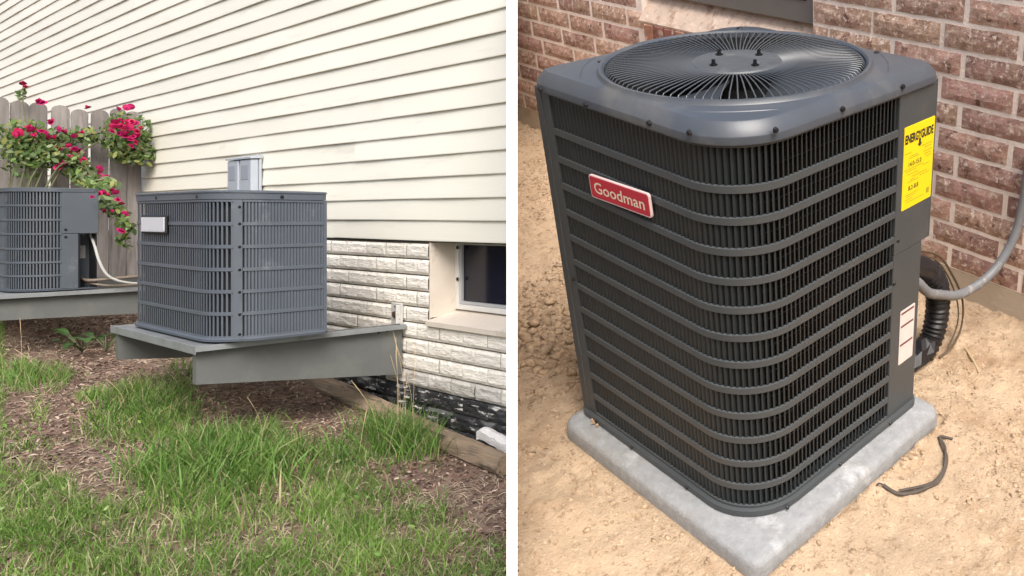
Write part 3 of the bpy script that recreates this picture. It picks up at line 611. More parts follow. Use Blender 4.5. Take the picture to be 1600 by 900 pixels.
far = (q[:, 1] > 885)|(q[:, 0] < 5); wt = np.where(far, np.maximum(wt, .5), wt); ht = np.where(far & (ht == 0), .07, ht)
keep = (rng.random(N) < wt*.86) & parted(P, ML, 1); P, ht, wt2 = P[keep], ht[keep], wt[keep]; n = len(P)
Hh = ht*(.55+1.05*rng.random(n)); mixv = fbm(P[:, 0]*3, P[:, 1]*3, 3)[:, None]*.5+.5+rng.normal(size=(n, 1))*.18
ca, cb_, cdry = np.array([.062, .150, .018]), np.array([.27, .42, .095]), np.array([.46, .42, .25])
Cb = ca*(1-np.clip(mixv, 0, 1))+cb_*np.clip(mixv, 0, 1); dry = rng.random(n) < .10+.25*(1-wt2); Cb = np.where(dry[:, None], cdry*(.7+.5*rng.random((n, 1))), Cb)
V, T, C = blades(P-np.array([0, 0, .006]), Hh, .0032+.0034*rng.random(n)**1.5, .25+.75*rng.random(n), Cb, 5)
o = fast('lawn_grass', V, T, M_blade, ML, C); o['kind'] = 'stuff'; o['label'] = 'patchy green lawn grass growing in front of the sided house'; o['category'] = 'grass'
# tall clumps one can tell apart
def clump(label, px, py, n, h, spread, seed, stalks=0, hue=0, wide=1.0):
    c = onL(px, py); r = np.random.default_rng(seed); P = np.stack([c.x+r.normal(size=n)*spread*1.3, c.y+r.normal(size=n)*spread*.8, np.zeros(n)], 1); P[:, 1] = np.minimum(P[:, 1], -.2); P[:, 2] = zL(P[:, 0], P[:, 1])-.006
    H = h*(.4+.75*r.random(n)); mx = np.clip(r.random((n, 1))+hue, 0, 1); Cc = np.array([.05, .125, .018])*(1-mx)+np.array([.20, .34, .08])*mx; dr = r.random(n) < .12; Cc = np.where(dr[:, None], np.array([.38, .33, .18])*(.7+.5*r.random((n, 1))), Cc)
    V, T, C = blades(P, H, (.0042+.003*r.random(n))*wide, .15+.75*r.random(n), Cc, seed, 4)
    t = thing('grass_clump', label, 'grass clump', ML, (c.x, c.y, float(zL(np.array(c.x), np.array(c.y)))), 'tall grass clumps in the left yard')
    leafpart('blades', V, T, C, t, M_blade)
    for k in range(stalks):
        a = r.random()*6.28; sp = spread*1.2*r.random(); b0 = Vector((c.x+math.cos(a)*sp, min(c.y+math.sin(a)*sp, -.2), 0)); b0.z = float(zL(np.array(b0.x), np.array(b0.y))); hh = h*(1.5+1.1*r.random()); le = (r.random(2)-.5)*.22
        pts = [b0, b0+Vector((le[0]*.3, le[1]*.3, hh*.55)), b0+Vector((le[0], le[1]-.02, hh))]
        mb = MB(); mb.tube(smooth_path(pts, 5), .0009, 4)
        tip = smooth_path(pts, 5)[-4:]; mb.tube(tip, lambda u: .0022*(1-abs(2*u-1)*.7), 5); part('seed_stalk', mb, M_straw, t)
clump('tall seeding grass clump beside the landscape timber at the wall', 622, 690, 760, .25, .12, 21, 8)
clump('dark grass clump with long blades under the nearer shelf corner', 235, 640, 700, .15, .16, 22, 2, -.25)
clump('broad bladed bright grass clump in the middle of the lawn', 330, 735, 820, .23, .17, 23, 0, .1, 1.5)
clump('fresh green grass clump at the far left below the shelf', 36, 590, 330, .17, .08, 24, 2, .3)
clump('small grass clump on the mulch between the two shelves', 85, 585, 160, .11, .07, 25, 1)
clump('dense grass clump in front of the bare soil', 420, 715, 420, .17, .14, 26, 1, .05, 1.3)
clump('thin dark grass clump left of the seeding grass', 540, 715, 260, .13, .14, 27, 1, -.1)
# clover and small leaves among the blades
n = 2600; k = rng.choice(len(P), n); Pc = P[k]+np.stack([rng.normal(size=n)*.02, rng.normal(size=n)*.02, .015+.04*rng.random(n)], 1)
V, T, C = leafset([(0, 0, 0, .001)], n, .011, [(.10, .20, .04), (.16, .28, .07), (.22, .33, .10), (.30, .36, .14)], 31)
V = V.reshape(n, 6, 3); V = V+Pc[:, None, :]; o = fast('clover', V.reshape(-1, 3), T, M_leaf, ML, C); o['kind'] = 'stuff'; o['label'] = 'small clover leaves scattered low among the lawn grass'; o['category'] = 'clover'
# mulch and straw
N = 46000; x = rng.uniform(-7, .6, N); y = rng.uniform(-2.4, -.10, N); P = np.stack([x, y, zL(x, y)+.002+.006*rng.random(N)], 1); ok = parted(P, ML, 1); q = pxL(P); ok &= (q[:, 1] < 915); P = P[ok]; q = q[ok]; n = len(P)
straw = (rng.random(n) < np.clip(.42+1.0*fbm(P[:, 0]*2.2, P[:, 1]*2.2, 3), .05, .9)); L = np.where(straw, .030+.055*rng.random(n), .010+.022*rng.random(n)); Wd = np.where(straw, .0016+.0016*rng.random(n), .005+.008*rng.random(n))
az = rng.random(n)*6.283; tl = rng.normal(size=n)*.25; d = np.stack([np.cos(az)*np.cos(tl), np.sin(az)*np.cos(tl), np.sin(tl)], 1); s_ = np.stack([-np.sin(az), np.cos(az), rng.normal(size=n)*.3], 1)
mid = P+d*(L*.05)[:, None]+np.array([0, 0, 1])*(L*.10)[:, None]
V = np.stack([P-d*L[:, None]*.5-s_*Wd[:, None]*.4, P-d*L[:, None]*.5+s_*Wd[:, None]*.4, mid+s_*Wd[:, None]*.5, mid-s_*Wd[:, None]*.5, P+d*L[:, None]*.5+s_*Wd[:, None]*.3, P+d*L[:, None]*.5-s_*Wd[:, None]*.3], 1).reshape(-1, 3)
I = np.arange(n)[:, None]*6; T = np.concatenate([I+np.array([0, 1, 2]), I+np.array([0, 2, 3]), I+np.array([3, 2, 4]), I+np.array([3, 4, 5])])
mul = np.array([[.25, .155, .115], [.15, .10, .075], [.31, .22, .17], [.42, .33, .26], [.08, .055, .042]])[rng.integers(0, 5, n)]
Cc = np.where(straw[:, None], np.array([.50, .405, .29])*(.55+.7*rng.random((n, 1))), mul*(.75+.5*rng.random((n, 1))))
o = fast('mulch', V, T, M_litter, ML, np.repeat(Cc, 6, 0)); o['kind'] = 'stuff'; o['label'] = 'reddish mulch chips and dry straw strewn over bare soil'; o['category'] = 'mulch'
# broad leaved weeds below the far shelf
def broadleaf(label, px, py, leaves, seed):
    c = onL(px, py); zg = float(zL(np.array(c.x), np.array(c.y))); t = thing('weed_plant', label, 'weed', ML, (c.x, c.y, zg)); r = random.Random(seed)
    for k in range(leaves):
        a = r.uniform(0, 6.28); Ln = r.uniform(.10, .19); e = r.uniform(.25, .8); d = Vector((math.cos(a)*math.cos(e), math.sin(a)*math.cos(e), math.sin(e))); s_ = Vector((-math.sin(a), math.cos(a), 0)); b0 = Vector((c.x, c.y, zg+.02)); st = b0+d*.10+Vector((0, 0, r.uniform(0, .06)))
        V = []; wd = Ln*.26
        for u, w_ in ((0, .02), (.2, .75), (.45, 1), (.75, .7), (1, .03)):
            p = st+d*(Ln*u)-Vector((0, 0, Ln*.45*u*u)); V += [p-s_*wd*w_+Vector((0, 0, wd*w_*.25)), p, p+s_*wd*w_+Vector((0, 0, wd*w_*.25))]
        T = []
        for i in range(4):
            for j in (0, 1): T += [(3*i+j, 3*i+j+1, 3*i+j+4), (3*i+j, 3*i+j+4, 3*i+j+3)]
        g = r.uniform(.8, 1.3); o = fast('leaf', np.array([tuple(v) for v in V])-np.array(OFF[t.name]), np.array(T), M_leaf, Matrix(), np.tile(np.array([[.055*g, .115*g, .035*g]]), (15, 1)), True); o.parent = t
        mb = MB(); mb.tube([b0, b0+(st-b0)*.5+Vector((0, 0, .01)), st], .004, 5); part('stem', mb, M_stem, t)
broadleaf('dark broad leaved weed in the shade under the far shelf', 128, 548, 9, 5)
broadleaf('second broad leaved weed nearer the shelf beam in shade', 165, 545, 7, 9)

# ================================================================== PARTITION between the two yards
d0, d1 = 2.03, 6.2; th = 16/F*1.898
Hn = Vector((HEAD.y, -HEAD.x, 0)); b = MB(); vv = []
for s, zt_ in ((d0, 2.02), (d1, 3.15)):
    for z in (-1.3, zt_):
        for k in (-1, 1):
            p = HEAD*s+Hn*(k*th/2); vv.append((p.x, p.y, z))
b.add(vv, [(0, 1, 3, 2), (4, 6, 7, 5), (0, 4, 5, 1), (2, 3, 7, 6), (0, 2, 6, 4), (1, 5, 7, 3)])
single('partition', b, M_part, Matrix(), tuple(HEAD*3.5), 'plain white partition standing edge on between the two yards', 'partition')

# ================================================================== RIGHT YARD   x = along the grille's right face, y = along its left face, z = up
GZ = -.070
def zR(x, y):
    h = GZ+.016*fbm(x*2.1+3, y*2.1, 4)+.006*fbm(x*13, y*13, 4)
    rough = np.clip(fbm(x*1.6+9, y*1.6+4, 3)*2+.45, 0, 1); h = h+.02*np.exp(-(((x-.10)/.30)**2+((y-1.35)/.40)**2))*np.abs(fbm(x*11, y*11, 3))*2+(.25+rough)*.026*np.abs(fbm(x*17, y*17, 3))+(.004+.006*rough)*fbm(x*38, y*38, 2)
    dx = np.maximum(np.maximum(-.084-x, x-.752), 0); dy = np.maximum(np.maximum(-.094-y, y-.776), 0); dd = np.hypot(dx, dy)
    h = h+.014*np.exp(-(dd/.06)**2)*(.6+fbm(x*8, y*8, 2)); inside = (dd == 0); return np.where(inside, np.minimum(h, GZ-.002), h)
gx = np.concatenate([np.arange(-4.5, -.9, .15), np.arange(-.9, 1.47, .010)]); gy = np.concatenate([np.arange(-3.5, -1.0, .12), np.arange(-1.0, 2.0, .010), np.arange(2.0, 5.2, .022)])
gr = grid_ground('sandy_ground', gx, gy, zR, M_sand, MR, -1)
# clods
N = 90000; x = rng.uniform(-.75, 1.42, N); y = rng.uniform(-.95, 4.0, N); cm = np.clip(fbm(x*2.6+9, y*2.6+4, 4)*2.6+.30, .06, 1); edge = np.exp(-(np.hypot(np.maximum(np.maximum(-.084-x, x-.752), 0), np.maximum(np.maximum(-.094-y, y-.776), 0))/.06)**2); cm = np.maximum(cm, edge*.6)
cm = np.maximum(cm, .9*np.exp(-(((x-.10)/.32)**2+((y-1.35)/.42)**2)))
inside = (x > -.090) & (x < .758) & (y > -.100) & (y < .782); P = np.stack([x, y, zR(x, y)], 1); ok = (rng.random(N) < cm) & ~inside & parted(P, MR, -1); P = P[ok]; n = len(P)
big = np.exp(-(((P[:, 0]-.10)/.30)**2+((P[:, 1]-1.35)/.40)**2)); sz = (.0016+(.0060+.017*big)*rng.random(n)**3.6)*(1+.5*(rng.random(n) < .02)); sph = []
for a in range(5):
    sph.append((math.cos(a*1.2566), math.sin(a*1.2566), .45))
    sph.append((math.cos(a*1.2566+.63), math.sin(a*1.2566+.63), -.35))
sph = np.array(sph+[(0, 0, 1), (0, 0, -.9)]); ft = []
for a in range(5):
    c = (a+1) % 5; ft += [(2*a, 2*c, 10), (2*a+1, 2*c, 2*a), (2*a+1, 2*c+1, 2*c), (2*c+1, 2*a+1, 11)]
jit = 1+.35*rng.normal(size=(n, 12, 1)); sq = np.array([1, 1, .75])*(.7+.6*rng.random((n, 1, 3)))
V = (P[:, None, :]+sph[None]*jit*sq*sz[:, None, None]).reshape(-1, 3); T = (np.arange(n)[:, None, None]*12+np.array(ft)[None]).reshape(-1, 3)
o = fast('soil_clods', V, T, M_clod, MR); o['kind'] = 'stuff'; o['label'] = 'loose tan soil clods strewn over the sandy ground'; o['category'] = 'soil'

# ------------------------------------------------------------------ concrete pad
pad = MB(); PR = lambda o, z, rr=.05: [(x, y, z) for x, y in rrect(-.071, .746, -.081, .770, (.035, .05, .05, .05), o, 8)]
pad.loft([PR(.008, -.14), PR(.005, -.07), PR(.002, -.036), PR(-.001, -.029), PR(-.006, -.0235), PR(-.014, -.0195), PR(-.030, -.0178), PR(-.2, -.017)], True, True, True)
single('concrete_pad', pad, M_conc, MR, (.32, .32, -.062), 'grey rounded concrete pad under the charcoal air conditioner on sandy ground', 'concrete pad', smooth=True)

# ------------------------------------------------------------------ charcoal air conditioner
W_ = .74; DF = .733; r0 = .158; zt, zb = 1.0092, .0085; z1, s_ = .9135, .0762
ar = thing('air_conditioner', 'tall charcoal air conditioner with red badge standing on a concrete pad', 'air conditioner', MR, (.37, .37, -.016))
pr = Path([(0, W_-.029), (0, 0), (.697, 0)], r0, 18)
dA = (W_-.029)-.6769                                   # grille start
dB = pr.L-(.697-.5634)                                 # grille end
slot = [(zt, z1+.0105)]+[(z1-s_*i-.0095, z1-s_*(i+1)+.0105) for i in range(11)]+[(z1-s_*11-.0095, zb+.006)]
for za, zz in slot:
    b = MB(); pr.slats(b, dA, dB, zz-.003, za+.003, .0150, .013, False, .30, .92); part('louver_slats', b, M_slatR, ar, kind='stuff')
eR = [1.0245]+[e for p in slot for e in p]+[-.004]
for i in range(0, len(eR), 2):
    b = MB(); pr.strip(b, dA-.0005, dB+.0005, eR[i+1], eR[i], -.004, .0022); part('grille_band', b, M_char, ar, smooth=True)
b = MB(); pr.strip(b, 0, dA-.0008, -.004, 1.0245, -.004, .0022); part('grille_edge', b, M_char, ar)
b = MB(); b.box(-.004, .05, W_-.0285, W_, -.006, 1.0245, .002); part('corner_post', b, M_char, ar)
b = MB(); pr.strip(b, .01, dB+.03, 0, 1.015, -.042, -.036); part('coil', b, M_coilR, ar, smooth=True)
rods = MB()
for za, zz in slot:
    for f in (.3, .7):
        z = zz+(za-zz)*f; pts = []
        for k in range(40):
            d = dA+.02+(dB-dA-.04)*k/39; p, t, n = pr.at(d); pts.append((p.x-n.x*.027, p.y-n.y*.027, z))
        rods.tube(pts, .0018, 4)
part('coil_guard_rods', rods, M_rod, ar, kind='stuff')
b = MB(); b.box(.5640, .697, -.0022, .02, -.004, .5595, .002); sp_ = part('side_panel', b, M_char, ar)
b = MB(); b.box(.5640, DF, -.0035, .02, .5600, 1.0245, .002); up2 = part('control_panel', b, M_char, ar)
b = MB(); b.box(.716, DF-.001, .0205, .5, .560, 1.024); b.box(.679, .697, .0205, .12, -.003, .5595); part('service_wall', b, M_char, ar)
b = MB(); b.box(.05, .70, W_-.02, W_-.001, 0, 1.0245); b.box(.66, .69, .1205, W_-.021, 0, 1.024); part('rear_panel', b, M_char, ar)
b = MB(); rr = [(x, y) for x, y in rrect(0, .700, 0, W_, (r0, .03, .03, .02), 0)]
b.loft([[(x, y, z) for x, y in rrect(0, .700, 0, W_, (r0, .02, .02, .02), o)] for o, z in ((.010, -.0165), (.013, -.013), (.013, .004), (.006, .006), (-.03, .006))], True, True, True); base_ = part('base_pan', b, M_char, ar, smooth=True)
# top cover with ring for the fan
fc = (.369, .378); fr = .334; NR = 96; CZ = .0255
def ringang(pts, z):
    out = []
    for k in range(NR):
        a = -math.pi+2*math.pi*k/NR; dx, dy = math.cos(a), math.sin(a); best = None
        for i in range(len(pts)):
            (ax, ay), (bx_, by) = pts[i], pts[(i+1) % len(pts)]; ex, ey = bx_-ax, by-ay; den = dx*ey-dy*ex
            if abs(den) < 1e-9: continue
            t = ((ax-fc[0])*ey-(ay-fc[1])*ex)/den; u = ((ax-fc[0])*dy-(ay-fc[1])*dx)/den
            if t > 0 and -1e-6 <= u <= 1+1e-6 and (best is None or t < best): best = t
        out.append((fc[0]+dx*best, fc[1]+dy*best, z))
    return out
rad4 = (.165, .05, .12, .05)
RC = lambda o, z: ringang(rrect(-.006, .744, -.006, .749, rad4, o, 14), z+CZ)
circ = lambda r, z: [(fc[0]+math.cos(-math.pi+2*math.pi*k/NR)*r, fc[1]+math.sin(-math.pi+2*math.pi*k/NR)*r, z+CZ) for k in range(NR)]
def blend(a, b_, f): return [tuple(p*(1-f)+q*f for p, q in zip(u, v)) for u, v in zip(a, b_)]
b = MB(); b.loft([RC(-.03, .992), RC(.004, .992), RC(.006, .994), RC(.006, 1.010), RC(.005, 1.0125), RC(-.016, 1.0375), RC(-.019, 1.0395), circ(.3535, 1.0430), circ(.351, 1.0455), circ(.3475, 1.0535), circ(.340, 1.0535), circ(fr, 1.049), circ(fr-.001, 1.035)], True)
cap = part('top_cover', b, M_cap, ar, smooth=True, sharp=22)
b = MB(); b.loft([circ(fr-.001, 1.0345), circ(fr-.002, .99), circ(fr-.012, .90)], True); part('fan_shroud', b, M_dark, ar, smooth=True)
for p in ((845, 140), (916, 163), (1015, 192), (1078, 207)):
    q = ray(MRi, *p, 0, -.012); screws([(-.012, q.y, max(q.z, 1.026))], (-1, 0, 0), cap, .0075, h=.006)
for p in ((1211, 203), (1316, 170), (1410, 135)):
    q = ray(MRi, *p, 1, -.012); screws([(q.x, -.012, q.z)], (0, -1, 0), cap, .0075, h=.006)
for p in ((938, 97), (1155, 44), (1370, 82)): q = ray(MRi, *p, 2, 1.068); screws([(q.x, q.y, 1.067)], (0, 0, 1), cap, .009, h=.004)
for p in ((896, 436),): q = ray(MRi, *p, 0, -.004); screws([(-.004, q.y, q.z)], (-1, 0, 0), ar, .006)
for p in ((1403, 376), (1397, 443)): q = ray(MRi, *p, 1, -.003); screws([(q.x, -.003, q.z)], (0, -1, 0), sp_ if p[1] > 380 else up2, .006)
for p in ((930, 649), (987, 696), (1072, 748)): q = ray(MRi, *p, 0, -.013); screws([(-.013, q.y, -.006)], (-1, 0, 0), base_, .006)
for p in ((1391, 660), (1313, 717), (1230, 772)): q = ray(MRi, *p, 1, -.013); screws([(q.x, -.013, -.006)], (0, -1, 0), base_, .006)
for a in (45, 135, 225, 315):
    bb = MB(); bb.tube([(fc[0]+math.cos(R_(a+t))*.392, fc[1]+math.sin(R_(a+t))*.392, 1.0385+CZ) for t in range(-18, 19, 3)], lambda u: .0062*(1-abs(2*u-1)**4)*.8+.0004, 8); part('cover_bead', bb, M_cap, cap, smooth=True)
# fan guard of radial wires
NG = 104; hubr = .112
gb = MB(); gb.loft([circ(.100, 1.0455), circ(.116, 1.0455), circ(.118, 1.048), circ(.114, 1.052), circ(.098, 1.0535), circ(.094, 1.0525), circ(.03, 1.0535)], True, True, True)
guard = part('fan_guard', gb, M_hub, ar, smooth=True)
wb = MB(); wb.tube([(hubr, 0, 1.0475), (.16, .002, 1.053), (.225, .004, 1.0555), (.29, .005, 1.055), (.322, .006, 1.052), (.3305, .006, 1.043), (.332, .006, 1.015)], .0017, 5)
wm = meshof('guard_wire', wb, M_guard, smooth=True)
for k in range(NG): inst('guard_wire', wm, guard, Matrix.Translation((fc[0], fc[1], CZ)) @ Matrix.Rotation(2*math.pi*(k+.3)/NG, 4, 'Z'))
for a in (20, 110, 200, 290):
    x, y = fc[0]+.074*math.cos(R_(a-25)), fc[1]+.074*math.sin(R_(a-25)); bb = MB(); bb.disc((x, y, 1.052+CZ), (0, 0, 1), .010, .004, 8); bb.disc((x, y, 1.056+CZ), (0, 0, 1), .0055, .012, 8, .0045); part('guard_bolt', bb, M_screw, guard)
fanb = MB(); fanb.disc((*fc, .94), (0, 0, 1), .09, .08, 24); fan = part('fan', fanb, M_dark, ar, smooth=True)
def blade(a0, a1, z0, z1):
    mb = MB(); rings = []
    for i in range(9):
        a = R_(a0+(a1-a0)*i/8); z = z0+(z1-z0)*(i/8)+.004*math.sin(i/8*math.pi); rr = [(.088, z+CZ), (.19, z+.002+CZ), (.28, z+.001+CZ), (.327-.010*abs(i/4-1)**2, z+CZ)]
        rings.append([(fc[0]+math.cos(a)*r, fc[1]+math.sin(a)*r, h) for r, h in rr])
    mb.loft(rings, False); return mb
blade_az = [-57, 63, 183]
for a in blade_az: part('fan_blade', blade(a-34, a+34, .965, 1.028), M_fan, fan, smooth=True)
b = MB(); b.disc((*fc, .80), (0, 0, 1), .32, .01, 40); part('fan_well', b, M_dark, ar)
# badge
ex = Vector((0, -1, 0)); nL = Vector((-1, 0, 0)); bw, bh = .243, .0620; o0 = Vector((-.008, .5220, .7793)); tilt = math.atan2(.0145, .2435)
ex = Vector((0, -math.cos(tilt), math.sin(tilt))); ey = Vector((0, math.sin(tilt), math.cos(tilt)))
def plate(o, ex, ey, n, wd, ht, r, th):
    mb = MB(); P = rrect(0, wd, 0, ht, (r,)*4, 0, 4); mb.loft([[o+ex*x+ey*y+n*h for x, y in rrect(0, wd, 0, ht, (r,)*4, f, 4)] for h, f in ((0, 0), (th*.8, 0), (th, -.001))], True, True, True); return mb
bd = part('badge', plate(o0, ex, ey, nL, bw, bh, .009, .006), M_pinkwhite, ar)
part('badge_field', plate(o0+nL*.0055+ex*.0035+ey*.0035, ex, ey, nL, bw-.007, bh-.007, .007, .0012), M_red, bd)
part('lettering', text_mb('Goodman', o0+nL*.0066+ex*.020+ey*.0165, ex, ey, bw-.040, .030, nL, .0006, .012), M_cream, bd)
# yellow label
nR = Vector((0, -1, 0)); eX = Vector((1, 0, 0)); eZ = Vector((0, 0, 1)); o1 = Vector((.5865, -.0038, .6875))
lab = part('energy_label', plate(o1, eX, eZ, nR, .1375, .2360, .001, .0012), M_yellow, ar)
def L_(px_, pz): return o1+eX*px_+eZ*pz+nR*.0012
part('lettering', text_mb('ENERGYGUIDE', L_(.004, .188), eX, eZ, .128, .026, nR, .0004, .045), M_ink, lab)
arw = MB(); arw.add([L_(.0655, .190)+nR*.0005, L_(.0665, .176)+nR*.0005, L_(.0755, .176)+nR*.0005, L_(.0745, .190)+nR*.0005, L_(.060, .177)+nR*.0005, L_(.071, .167)+nR*.0005, L_(.082, .177)+nR*.0005], [(0, 1, 2, 3), (4, 5, 6)]); part('arrow_mark', arw, M_ink, lab)
part('lettering', text_mb('14.0-15.0', L_(.024, .121), eX, eZ, .058, .0135, nR, .0004, .02), M_ink, lab)
part('lettering', text_mb('8.2-8.8', L_(.027, .052), eX, eZ, .046, .0135, nR, .0004, .02), M_ink, lab)
ln = MB(); rs = random.Random(5)
for x0, x1, z in ((.006, .034, .160), (.024, .072, .144), (.030, .064, .149), (.012, .06, .108), (.02, .07, .098), (.08, .128, .165), (.094, .126, .157), (.022, .070, .076), (.034, .056, .081), (.078, .120, .0815), (.014, .075, .040), (.018, .06, .034), (.014, .05, .026), (.02, .10, .018), (.006, .09, .114), (.04, .11, .089), (.09, .13, .146), (.095, .125, .138), (.10, .128, .130), (.09, .12, .108)):
    x = x0
    while x < x1:
        l_ = rs.uniform(.003, .008); ln.add([L_(x, z)+nR*.0004, L_(min(x+l_, x1), z)+nR*.0004, L_(min(x+l_, x1), z+.0024)+nR*.0004, L_(x, z+.0024)+nR*.0004], [(0, 1, 2, 3)]); x += l_+.0016
part('small_print', ln, M_inkfaint, lab, kind='stuff')
mk = MB(); mk.add([L_(.112, .018)+nR*.0004, L_(.126, .018)+nR*.0004, L_(.126, .034)+nR*.0004, L_(.112, .034)+nR*.0004], [(0, 1, 2, 3)]); part('corner_mark', mk, M_inkfaint, lab)
o2 = Vector((.6065, -.0024, .1765)); wl = part('warning_label', plate(o2, eX, eZ, nR, .0715, .186, .001, .0010), M_wlabel, ar)
for z in (.172, .128, .064): bb = MB(); c = o2+nR*.0014; bb.add([c+eX*.004+eZ*z, c+eX*.066+eZ*z, c+eX*.066+eZ*(z+.007), c+eX*.004+eZ*(z+.007)], [(0, 1, 2, 3)]); part('bar', bb, M_bar, wl)

# ------------------------------------------------------------------ brick house
BV = 1.42; bh = thing('brick_house', 'brown tumbled brick house wall with pale mortar behind the charcoal unit', 'house', MR, (BV, 1.5, -.06))
def uend(w): return 3.72+.11*w if False else None
# wall ends at the partition: find y of the dividing line on the wall plane
def yend(z, x=BV):
    o = MR @ Vector((x, 0, z)); d = MR.to_3x3() @ Vector((0, 1, 0)); f = lambda p: p.x*HEAD.y-p.y*HEAD.x
    return -f(o)/f(d)
BZ = .053; CH = .0957; BLn = .3115; mo = .0165
ye = max(yend(z) for z in (-.1, 1.7)); ye0 = min(yend(z) for z in (-.1, 1.7))
UW0, UW1, WZ = 1.058, 2.18, .765               # window opening: right and left end, underside of the sill
b = MB()
def wallslab(y0, y1, z0, z1): b.box(BV+.0015, BV+.12, y0, y1, z0, z1)
YE = max(yend(0), yend(1.7))+.02
wallslab(-2.2, UW0, BZ-.006, 1.75); wallslab(UW0, UW1, BZ-.006, WZ-.102); wallslab(UW1, YE, BZ-.006, 1.75)
part('mortar_wall', b, M_mortar, bh)
b = MB(); b.box(BV+.002, BV+.12, -2.2, YE, -.25, BZ-.0065, .004); part('footing', b, M_footing, bh)
def brickmesh(seed, L, Hh):
    r = np.random.default_rng(seed); nx, nz = 7, 3; vs = []; mb = MB()
    for i in range(nx+1):
        for j in range(nz+1):
            e = i in (0, nx) or j in (0, nz); vs.append((0 if e else -.004-.0045*r.random(), L*i/nx+(.003*(r.random()-.5) if i in (0, nx) else 0), Hh*j/nz+(.0035*(r.random()-.5) if j in (0, nz) else 0)))
    fs = [(i*(nz+1)+j, (i+1)*(nz+1)+j, (i+1)*(nz+1)+j+1, i*(nz+1)+j+1) for i in range(nx) for j in range(nz)]
    mb.add(vs, [f[::-1] for f in fs]); n = nz+1
    bd_ = [i*n for i in range(nx+1)]+[nx*n+j for j in range(1, nz+1)]+[i*n+nz for i in range(nx-1, -1, -1)]+[j for j in range(nz-1, 0, -1)]
    off = len(mb.v); mb.v += [(.009, vs[i][1], vs[i][2]) for i in bd_]; m_ = len(bd_)
    mb.f += [(bd_[k], bd_[(k+1) % m_], off+(k+1) % m_, off+k) for k in range(m_)]
    return meshof('brick', mb, M_brick, recalc=True)
blib = {}
def bget(L, v):
    key = (round(L, 2), v)
    if key not in blib: blib[key] = brickmesh(int(L*1000)*10+v, round(L, 2), CH-mo)
    return blib[key]
for k in range(14):
    z0 = BZ+CH*k; z0 = z0+.0; y = (.348 if k % 2 == 0 else .4415)+mo/2-BLn*4
    segs = [(-.9, YE)] if z0+CH < WZ-.06 else [(-.9, UW0), (UW1, YE)]
    while y < YE:
        L = BLn-mo
        for a, c in segs:
            y0, y1 = max(y, a), min(y+L, c)
            if y1-y0 > .045 and not (.0 < y0 < 2.2 and z0 < .60 and False):
                inst('brick', bget(y1-y0, (k*3+int(y*9)) % 5), bh, Matrix.Translation((BV+random.uniform(-.0015, .0015), y0, z0)))
        y += BLn
# rowlock sill and window rail
sb = MB(); sb.add([(BV-.028, UW0, .770), (BV-.028, UW1, .770), (BV+.10, UW1, .915), (BV+.10, UW0, .915), (BV-.026, UW0, .760), (BV-.026, UW1, .760), (BV+.10, UW1, .70), (BV+.10, UW0, .70)], [(0, 1, 2, 3), (4, 0, 3, 7), (1, 5, 6, 2), (0, 4, 5, 1), (4, 7, 6, 5), (3, 2, 6, 7)]); sill = part('window_sill', sb, M_sillstone, bh)
y = UW0+.004
rb = MB(); rb.box(0, .09, 0, .066, 0, .098, .003); rme = meshof('sill_brick', rb, M_sillbrick)
while y < UW1-.05: inst('sill_brick', rme, sill, Matrix.Translation((BV-.034, y, .6605)) @ Matrix.Rotation(R_(random.uniform(-1, 1)), 4, 'X')); y += .0775
b = MB(); b.box(BV+.030, BV+.10, UW0+.003, UW1-.003, .893, 1.75, .004); wr = part('window_frame', b, M_winR, bh)
b = MB(); b.box(BV+.026, BV+.0295, UW0+.06, UW1-.06, .985, 1.70); part('window_pane', b, M_glass, wr)

# ------------------------------------------------------------------ hose, conduit, wires, scraps
hp = smooth_path([(.706, .24, .368), (.787, .19, .372), (.868, .155, .35), (.965, .15, .292), (1.032, .15, .203), (1.047, .15, .104), (1.027, .15, .011), (.969, .15, -.044)], 16)
b = MB(); b.tube(hp, lambda u: .041+(.0035*math.sin(u*200) if u > .42 else .0006*math.sin(u*90)), 14)
hs_ = thing('drain_sleeve', 'black corrugated sleeve looping from the charcoal unit into the sand', 'hose', MR, (.95, .15, -.06)); part('sleeve', b, M_hose, hs_, smooth=True)
b = MB(); rr_ = random.Random(8); rings = []
for i in range(8):
    u = i/7; c = Vector((.988-.16*u, .15+.02*u, -.020-.035*u)); rings.append([c+Vector((.2*math.cos(a)*.04, math.cos(a)*(.044+.006*u), math.sin(a)*(.044-.012*u)))*(1+rr_.uniform(-.16, .16)) - c*0 if False else c+Vector((.3*math.sin(a)*.04, math.cos(a)*(.045+.004*u)*(1+rr_.uniform(-.2, .2)), math.sin(a)*(.046-.010*u)*(1+rr_.uniform(-.22, .22)))) for a in [6.2832*k/11 for k in range(11)]])
b.loft(rings, True, True, True); part('torn_wrap', b, M_hose, hs_)
cp = smooth_path([(.706, .16, .39), (.798, .12, .358), (.837, .1, .323), (.905, .1, .255), (.982, .1, .212), (1.084, .1, .164), (1.190, 0.100, 0.146), (1.250, 0.079, 0.172), (1.310, 0.066, 0.212), (1.360, 0.051, 0.288), (1.385, 0.046, 0.369), (1.395, 0.042, 0.490), (1.395, 0.042, 0.632)], 14)
b = MB(); b.tube(cp, lambda u: .0165+.0006*math.sin(u*420), 12); single('conduit', b, M_conduit, MR, (1.1, .1, .15), 'grey flexible conduit sagging from the charcoal unit to the brick wall', 'conduit', smooth=True)
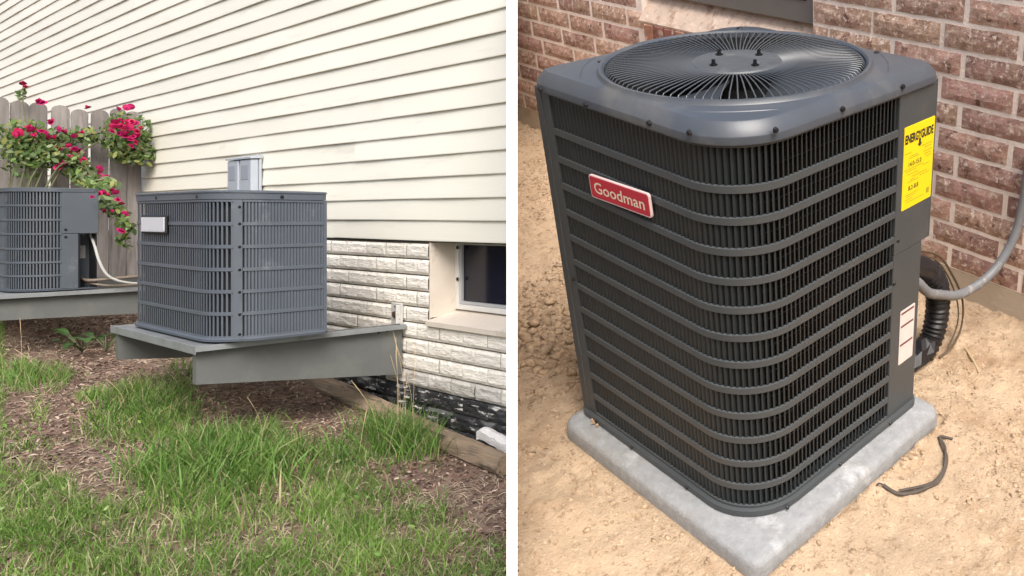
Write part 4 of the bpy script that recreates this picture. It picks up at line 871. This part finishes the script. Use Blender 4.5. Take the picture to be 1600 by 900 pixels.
b = MB(); b.tube(smooth_path([(.939, .2, .364), (1.041, .16, .316), (1.113, .14, .216), (1.166, .125, .102), (1.152, .11, .009), (1.087, .1, -.042), (1.016, .11, -.063)], 8), .0042, 6); b.tube(smooth_path([(.929, .2, .343), (1.02, .165, .311), (1.098, .15, .217), (1.151, .135, .092), (1.137, .12, .009), (1.067, .11, -.052)], 8), .003, 6)
single('thin_wire', b, M_wire, MR, (1.0, .12, -.05), 'thin brown wires looping behind the black corrugated sleeve', 'wire', smooth=True)
zg = lambda x, y: float(zR(np.array(x), np.array(y)))
cpts = [(.379, -.13), (.387, -.158), (.399, -.182), (.426, -.206), (.462, -.225), (.503, -.23), (.543, -.222), (.575, -.21), (.604, -.19), (.628, -.163), (.649, -.135)]
b = MB(); P1 = [(x, y, zg(x, y)+.008) for x, y in cpts]; b.tube(smooth_path(P1, 5), .0055, 7); b.tube(smooth_path([(x+.006*math.sin(i*2), y+.012-.002*i, z+.004) for i, (x, y, z) in enumerate(P1[2:])]+[(.667, -.172, zg(.667, -.172)+.010)], 5), .0042, 6)
b.tube([(.379, -.13, P1[0][2]), (.372, -.122, P1[0][2]+.006), (.364, -.118, P1[0][2]+.004)], .003, 5)
single('cable_scrap', b, M_scrap, MR, (.48, -.22, GZ), 'dusty dark cable scrap curled on the sand beside the pad', 'cable', smooth=True)
for (x0, y0, x1, y1, r, lab_) in ((1.12, .07, 1.038, -.039, .0032, 'pale straw lying on sand right of the black sleeve'), (1.03, -.045, .975, -.049, .002, 'short bent straw on the sand below the longer straw'), (.02, .665, -.04, .70, .004, None)):
    if lab_ is None: continue
    b = MB(); b.tube([(x0, y0, zg(x0, y0)+.006), ((x0+x1)/2, (y0+y1)/2-.004, zg((x0+x1)/2, (y0+y1)/2)+.009), (x1, y1, zg(x1, y1)+.005)], r, 5); single('straw', b, M_straw, MR, (x0, y0, GZ), lab_, 'straw')
b = MB(); rq = random.Random(4)
q = ray(MRi, 933, 661, 2, -.017)
for k in range(5): c = Vector((q.x+rq.uniform(-.02, .02), q.y+rq.uniform(-.02, .02), -.014)); b.disc(c, (rq.uniform(-.4, .4), rq.uniform(-.4, .4), 1), rq.uniform(.005, .011), .008, 6, .004)
single('dirt_crumbs', b, M_clod, MR, (q.x, q.y, -.017), 'small tan dirt crumbs on the pad at the left post', 'dirt')
